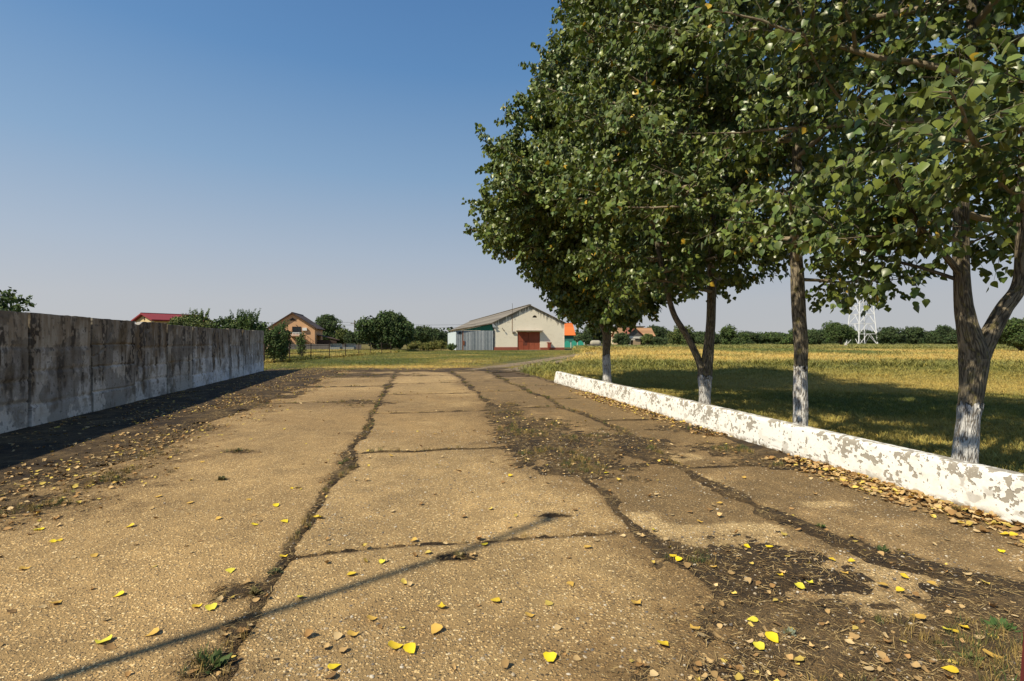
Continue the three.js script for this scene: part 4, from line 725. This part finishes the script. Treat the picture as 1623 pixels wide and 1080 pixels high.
  for (const [u, lb] of [[532, 'pale plastic greenhouse nearer the peach house'], [554, 'pale plastic greenhouse nearer the big round tree']]) { const G = thing('greenhouse', lb, 'greenhouse', V(xAt(u, 86), 0, 86), 'greenhouses behind the pipe fence'); part('cover', new THREE.CylinderGeometry(.62, .62, 1.75, 14, 1, false, 0, Math.PI).rotateZ(Math.PI / 2).rotateX(-Math.PI / 2).translate(0, .45, 0), new THREE.MeshStandardMaterial({ color: rgb(.36, .42, .44), roughness: .4, side: THREE.DoubleSide }), G); part('base', box(1.8, .5, 1.2, 0, .25, 0), mat([.2, .21, .2]), G); }
  const gw = thing('grey_yard_wall', 'long low grey concrete fence in front of the peach house', 'wall', V(xAt(506, 88), 0, 88)); for (let k = 0; k < 8; k++) part('panel', box(1.86, .95, .1, -7 + k * 1.9, .48, 0), dirty([.10, .09, .085], 1091 + k, .25), gw);
}
{ // ---- rusty pipe fence with wire between posts
  const rust = mat([.045, .026, .016]), F = thing('pipe_fence', 'rusty brown pipe fence with three rails beyond the end of the concrete wall', 'fence', V(-17, 0, 36)), X = (d) => -18.66 + .046 * d;
  const ds = [35.2, 38.8, 42.5, 46.3, 50.2, 54, 57.9, 62, 66];
  ds.forEach((d, i) => { const p = (dd, y) => new THREE.Vector3(X(dd) + 17, y, -(dd - 36)); part('post', bar(p(d, 0), p(d, 1.36 + .05 * noise(i, 1, 3)), .04, 7), rust, F); if (i < ds.length - 1) { for (const y of [.12, .62, 1.18]) part('rail', bar(p(d, y), p(ds[i + 1], y + .03 * (noise(i, y, 4) - .5)), .022, 6), rust, F); const w = []; for (let k = 1; k < 8; k++) { const dd = mix(d, ds[i + 1], k / 8); w.push(bar(p(dd, .1), p(dd, 1.2), .005, 3)); } part('wires', mergeGeometries(w), rust, F); } });
}
{ // ---- lattice mast across the field
  const T = thing('lattice_tower', 'tall white lattice mast rising beyond the field', 'tower', V(xAt(1366, 172), 0, 172)), m = mat([.72, .72, .72], { roughness: .5 }), b = 3.15, H = 42, half = (y) => mix(b, .45, Math.min(1, y / 38)), c = (y, k) => new THREE.Vector3((k & 1 ? 1 : -1) * half(y), y, (k & 2 ? 1 : -1) * half(y));
  for (let k = 0; k < 4; k++) part('leg', bar(c(0, k), c(H, k), .17, 6, .09), m, T);
  let y = 0; while (y < H - 1) { const h = Math.max(1.1, half(y) * 1.2), y2 = Math.min(H, y + h), g = []; for (const [p, q] of [[0, 1], [1, 3], [3, 2], [2, 0]]) { g.push(bar(c(y2, p), c(y2, q), .07, 4)); const mid = c(y2, p).add(c(y2, q)).multiplyScalar(.5); g.push(bar(c(y, p), mid, .075, 4), bar(c(y, q), mid, .075, 4)); } part('bracing', mergeGeometries(g), m, T); y = y2; }
  part('ladder', mergeGeometries([box(.35, 34, .12, -.9, 17, 0)]), mat([.25, .26, .28]), T);
  for (const [x, h] of [[-.7, 40], [.7, 38.5], [0, 36.5]]) part('antenna', box(.3, 2, .25, x, h, .8), m, T);
}
{ // ---- utility pole and wires
  const d = 100, X = xAt(562, d), P = thing('utility_pole', 'grey utility pole between the round tree and the peach house', 'pole', V(X, 0, d)); part('shaft', bar(new THREE.Vector3(0, 0, 0), new THREE.Vector3(0, 5.6, 0), .16, 8, .11), mat([.16, .14, .12]), P); part('crossarm', box(1.6, .12, .12, 0, 4.9, 0), mat([.14, .12, .1]), P); for (const x of [-.7, 0, .7]) part('insulator', new THREE.CylinderGeometry(.06, .08, .2, 8).translate(x, 5.06, 0), mat([.4, .4, .38]), P);
  [[-.7, 5.15, 'upper'], [.7, 4.6, 'lower']].forEach(([o, y, w]) => { const c = new THREE.CatmullRomCurve3([V(X - 34, y + .6, d - 6), V(X - 18, y - .1, d - 3), V(X + o, y, d), V(X + 12, y - .35, d + 5), V(X + 30, y + .1, d + 12)]); single('power_line', new THREE.TubeGeometry(c, 30, .022, 4), mat([.05, .05, .05]), w + ' thin power line hung on the utility pole', 'power line'); });
}
{ // ---- the lamp post beside the camera whose shadow crosses the foreground; the red post at the right edge
  const P = thing('lamp_post', 'slim steel lamp post behind the camera at the left', 'lamp post', V(-5.03, 0, 0)), c = new THREE.CatmullRomCurve3([new THREE.Vector3(0, 0, 0), new THREE.Vector3(0, 3, 0), new THREE.Vector3(.02, 5.6, .02), new THREE.Vector3(.03, 6.5, 0), new THREE.Vector3(.09, 6.82, -.12), new THREE.Vector3(.22, 6.9, -.26)]);
  part('pole', new THREE.TubeGeometry(c, 60, .04, 10), mat([.25, .26, .27], { metalness: .6, roughness: .5 }), P); part('foot_plate', box(.26, .02, .26, 0, .012, 0), mat([.2, .2, .2]), P);
  part('lamp_head', new THREE.SphereGeometry(.1, 14, 8).scale(.7, .4, 1.2).translate(.26, 6.9, -.32), mat([.4, .4, .4]), P);
  const G = thing('gate_post', 'dark red painted steel post at the right edge of the picture', 'post', V(.677, 0, .70)); part('shaft', box(.06, 1.31, .06, 0, .655, 0).rotateZ(-.07), dirty([.10, .012, .01], 1101, .3), G); part('cap', box(.066, .012, .066, 0, 1.317, 0).rotateZ(-.07), mat([.10, .012, .01]), G);
  part('foot', box(.12, .02, .12, 0, .02, 0), mat([.08, .02, .015]), G);
}

// ---------------------------------------------------------------- trees, hedges and bushes farther off
const CLUMP = (() => { const r = RNG(5), g = []; for (let k = 0; k < 8; k++) { const m = new THREE.Matrix4().makeRotationFromQuaternion(anyTurn(r)); const s = .38 + .25 * r(); m.scale(new THREE.Vector3(s, s, s)).setPosition((r() - .5) * 1.1, (r() - .5) * 1.1, (r() - .5) * 1.1); g.push(leafGeo(.4, .2, .2).applyMatrix4(m)); } return mergeGeometries(g); })();
const farLeafMat = new THREE.MeshPhysicalMaterial({ color: 0xffffff, roughness: .9, transmission: .15, thickness: 0, side: THREE.DoubleSide });
const barkFar = mat([.10, .075, .05]);
const HUES = { dark: [.045, .078, .018], mid: [.062, .105, .02], light: [.10, .135, .028], yellow: [.15, .16, .03], walnut: [.055, .098, .022] };
function bushyTree(name, label, x, d, H, rx, o = {}) {
  const r = RNG(o.seed || Math.round(Math.abs(x * 31 + d * 17)) + 1), low = o.low ?? .12 * H, g = thing(name, label, o.cat || 'tree', V(x, 0, d), o.group), hue = HUES[o.hue || 'mid'], size = o.size || Math.max(.2, rx * .1), lobes = [], cy = (H + low) / 2, ry = (H - low) / 2, rz = o.rz || rx * .85;
  const nl = o.lobes || 16; for (let k = 0; k < nl; k++) { const q = new THREE.Vector3(r() * 2 - 1, r() * 2 - 1, r() * 2 - 1).normalize().multiplyScalar(.35 + .42 * r()), s = .26 + .22 * r(); lobes.push([q.x * rx, cy + q.y * ry, q.z * rz, s]); }
  const list = [], cols = [], n = o.n || 1500;
  for (let k = 0; k < n; k++) {
    const [lx, ly, lz, s] = lobes[Math.floor(r() * nl)], v = new THREE.Vector3(r() * 2 - 1, r() * 2 - 1, r() * 2 - 1).normalize().multiplyScalar(Math.pow(r(), .28));
    const p = new THREE.Vector3(lx + v.x * s * rx, ly + v.y * s * ry, lz + v.z * s * rz); if (p.y < .05) continue;
    const k2 = .65 + .7 * r(); list.push(M4(p, anyTurn(r), size * (.7 + .6 * r()))); cols.push(rgb(hue[0] * k2 * (.85 + .4 * r()), hue[1] * k2, hue[2] * k2));
  }
  const spr = o.sprays || 0; for (let k = 0; k < spr; k++) { const a = r() * 6.28, b = rx * .5 * r(), L = (.25 + .3 * r()) * ry; for (let q = 0; q < 9; q++) { const f = q / 9; list.push(M4(new THREE.Vector3(Math.cos(a) * (b + f * L * .5), cy + ry * .62 + f * L, Math.sin(a) * b), anyTurn(r), size * (.8 - .45 * f))); cols.push(rgb(hue[0], hue[1] * 1.1, hue[2])); } }
  const th = low + ry * .8, tr = o.trunk ?? Math.max(.06, rx * .06), st = [bar(new THREE.Vector3(0, -.1, 0), new THREE.Vector3(.1 * rx * (r() - .5), th, 0), tr, 8, tr * .5)];
  for (let k = 0; k < 6; k++) { const [lx, ly, lz] = lobes[k]; st.push(bar(new THREE.Vector3(0, low + ry * .15 * k / 6, 0), new THREE.Vector3(lx, ly, lz), tr * .45, 5, tr * .15)); }
  part('trunk', mergeGeometries(st), barkFar, g); copies('crown', CLUMP, farLeafMat, list, g, cols); return g;
}
// left, behind and past the tall wall
bushyTree('leafy_tree', 'leafy branch tips of a tree reaching over the wall at the left edge', xAt(-15, 13), 13, 3.15, 1.25, { low: .9, hue: 'mid', n: 700, size: .2, seed: 61, lobes: 12 });
bushyTree('orchard_tree', 'plum tree with upright shoots above the wall, left of the pair', xAt(318, 40), 40, 3.95, 2.6, { hue: 'light', n: 1700, size: .3, seed: 62, sprays: 16 });
bushyTree('orchard_tree', 'darker plum tree above the wall, right of the pair, near the wall end', xAt(386, 40), 40, 4.0, 2.1, { hue: 'mid', n: 1600, size: .3, seed: 63, sprays: 16 });
bushyTree('orchard_bush', 'low bright green bush topping the wall below the dark red roof', xAt(243, 36), 36, 3.0, 2.3, { hue: 'light', n: 1300, size: .24, seed: 64, cat: 'bush' });
bushyTree('orchard_bush', 'small shrub tips above the wall between the red roof and the plum trees', xAt(285, 37), 37, 2.95, 1.4, { hue: 'light', n: 800, size: .22, seed: 65, cat: 'bush' });
bushyTree('orchard_bush', 'few leaves topping the wall left of the dark red roof', xAt(196, 30), 30, 2.62, .9, { hue: 'mid', n: 380, size: .18, seed: 66, cat: 'bush' });
bushyTree('elder_bush', 'dark bush at the end of the concrete wall beside the first fence post', xAt(434, 36.6), 36.6, 2.75, .95, { hue: 'mid', n: 700, size: .24, sprays: 8, seed: 67, low: .1, cat: 'bush' });
bushyTree('elder_bush', 'taller dark bush behind the wall end in front of the peach house', xAt(446, 41), 41, 3.15, .75, { hue: 'mid', n: 620, size: .24, sprays: 8, seed: 68, low: .3, cat: 'bush' });
bushyTree('young_tree', 'small sapling standing at the pipe fence in front of the balcony', xAt(478, 44.5), 44.5, 2.4, .55, { hue: 'mid', n: 170, size: .2, sprays: 4, seed: 69, low: .15 });
bushyTree('walnut_tree', 'big round walnut tree between the peach house and the barn', xAt(613, 76), 76, 6.75, 4.7, { hue: 'walnut', n: 4200, size: .55, seed: 70, lobes: 26, low: .5, rz: 4.5 });
bushyTree('garden_tree', 'round dark tree rising behind the right side of the peach house', xAt(519, 118), 118, 7.6, 4.0, { hue: 'walnut', n: 2200, size: .55, seed: 71, lobes: 20, low: .8 });
bushyTree('garden_bush', 'yellow-green bush between the dark tree and the utility pole', xAt(543, 104), 104, 4.0, 2.0, { hue: 'light', n: 900, size: .4, seed: 72, cat: 'bush' });
bushyTree('garden_bush', 'dark bush beside the utility pole', xAt(558, 98), 98, 3.6, 1.7, { hue: 'dark', n: 800, size: .4, seed: 73, cat: 'bush' });
bushyTree('garden_tree', 'low dark tree just right of the big walnut', xAt(668, 92), 92, 4.2, 2.6, { hue: 'dark', n: 1100, size: .45, seed: 74 });
bushyTree('garden_tree', 'dark tree between the walnut and the metal lean-to', xAt(690, 98), 98, 4.4, 2.4, { hue: 'dark', n: 1100, size: .45, seed: 75 });
bushyTree('garden_bush', 'yellow-green weedy bush left of the metal lean-to', xAt(699, 82), 82, 1.7, 1.1, { hue: 'yellow', n: 500, size: .3, seed: 76, low: .02, cat: 'bush' });
bushyTree('garden_bush', 'low green weeds at the corner of the metal lean-to', xAt(716, 80), 80, 1.2, .8, { hue: 'mid', n: 300, size: .25, seed: 77, low: .02, cat: 'bush' });
for (const [u, w] of [[655, 'nearest the walnut'], [672, 'second from the walnut'], [686, 'nearest the lean-to']]) bushyTree('tall_weed', 'straw-green clump of tall weeds left of the barn, ' + w, xAt(u, 84), 84, 1.5, 1.6, { hue: 'yellow', n: 420, size: .3, seed: u, low: .02, cat: 'weeds', group: 'tall weeds left of the barn' });
// right of the barn and across the field
bushyTree('garden_tree', 'dark tree behind the gap between orange roof and first poplar', xAt(944, 140), 140, 6.5, 4.2, { hue: 'dark', n: 1700, size: .6, seed: 81 });
bushyTree('garden_bush', 'dark bush beside the orange-roofed house', xAt(929, 114), 114, 3.1, 2.0, { hue: 'dark', n: 700, size: .4, seed: 82, cat: 'bush' });
bushyTree('garden_bush', 'green bush in front of the beige flat-roofed block', xAt(985, 120), 120, 3.6, 2.4, { hue: 'dark', n: 1000, size: .45, seed: 83, cat: 'bush' });
bushyTree('garden_bush', 'bright green bush leaning on the tan tiled house', xAt(1027, 118), 118, 3.3, 1.8, { hue: 'light', n: 800, size: .4, seed: 84, cat: 'bush' });
bushyTree('garden_bush', 'dark bush between the tan house and the willow', xAt(1042, 117), 117, 2.6, 2.2, { hue: 'dark', n: 800, size: .4, seed: 85, cat: 'bush' });
bushyTree('garden_tree', 'dark tree behind the tan tiled house', xAt(1042, 160), 160, 6.8, 4.5, { hue: 'dark', n: 1600, size: .6, seed: 86 });
bushyTree('willow_tree', 'pale green round willow behind the fork of the second poplar', xAt(1078, 120), 120, 6.3, 3.2, { hue: 'light', n: 1900, size: .45, seed: 87, low: .3 });
bushyTree('field_tree', 'round dark tree in the field just left of the lattice mast', xAt(1334, 118), 118, 6.3, 4.0, { hue: 'mid', n: 2400, size: .5, seed: 88, low: .3, lobes: 22 });
bushyTree('field_tree', 'bright green tree at the far right edge of the field', xAt(1618, 60), 60, 4.5, 2.9, { hue: 'mid', n: 2600, size: .36, seed: 89, low: .1, lobes: 22 });
{ const r = RNG(606); let k = 0, nth = 0; const nthTree = () => ORD[nth++] + ' tree from the left in the dark hedgerow along the far edge';
  for (let u = 1102; u < 1640; u += 19 + 16 * r()) {
    if (u > 1318 && u < 1352) continue; const d = 125 + 40 * r(), big = u > 1395 && u < 1500, H = big ? 5.0 + 1.3 * r() : 3.7 + 1.5 * r(); if (u > 1340 && u < 1400 && d < 180) { bushyTree('hedge_tree', nthTree(), xAt(u, 190), 190, 6.0, 4.4, { hue: 'dark', n: 1100, size: .7, seed: 2000 + k++, low: .1, group: 'hedgerow trees along the far edge' }); continue; }
    bushyTree('hedge_tree', nthTree(), xAt(u, d), d, H, 3.4 + 1.6 * r(), { hue: r() < .6 ? 'dark' : 'mid', n: 1200, size: .6, seed: 2000 + k++, low: .1, group: 'hedgerow trees along the far edge' });
  }
  const list = [], cols = []; for (let i = 0; i < 26000; i++) { const a = -1.25 + 2.5 * r(), d = 230 + 140 * r(), x = d * Math.tan(a * .85), n = fbm(x * .03, d * .03, 3, 1201), h = (1.5 + 5.5 * n) * Math.pow(r(), .6), q = .6 + .6 * r(); list.push(M4(V(x, h, d), anyTurn(r), 1.6 + 1.4 * r())); cols.push(rgb(.045 * q, .075 * q, .02 * q)); }
  tag(copies('distant_woodland', CLUMP, farLeafMat, list, scene, cols), 'far dark belt of trees along the horizon', 'woodland');
}
{ const g = sheet(80, 4, (a, b) => { const an = -1.2 + 2.4 * a, d = 1500 + 300 * b, h = (6 + 22 * fbm(a * 5, 2, 3, 1301)) * smooth(0, .6, b); return { p: [Math.tan(an) * 1500, h - 1, -d], uv: [a * 400, b * 50] }; }); setting('hills', g, mat([.09, .12, .10]), 'low far hills on the horizon'); }
// small things in the field
{ const a = single('field_stone_post', mergeGeometries([box(.35, .9, .3, 0, .45, 0), box(.25, .3, .28, .02, 1.02, 0)]), dirty([.6, .56, .5], 1401, .15), 'small white stone post in front of the round tree left of the mast', 'post'); a.position.copy(V(xAt(1340.5, 104), 0, 104));
  for (const [u, w, lb] of [[1441, 3.1, 'longer white rail lying low in the far field'], [1476, 3.4, 'white rail lying low in the far field, right of the longer one']]) { const p = thing('white_rail', lb, 'rail', V(xAt(u, 84), 0, 84)); part('beam', box(w, .13, .13, 0, .3, 0), mat([.62, .56, .45]), p); for (const x of [-w / 2 + .2, w / 2 - .2]) part('foot', box(.14, .26, .14, x, .12, 0), mat([.4, .36, .3]), p); }
}
renderer.render(scene, camera);
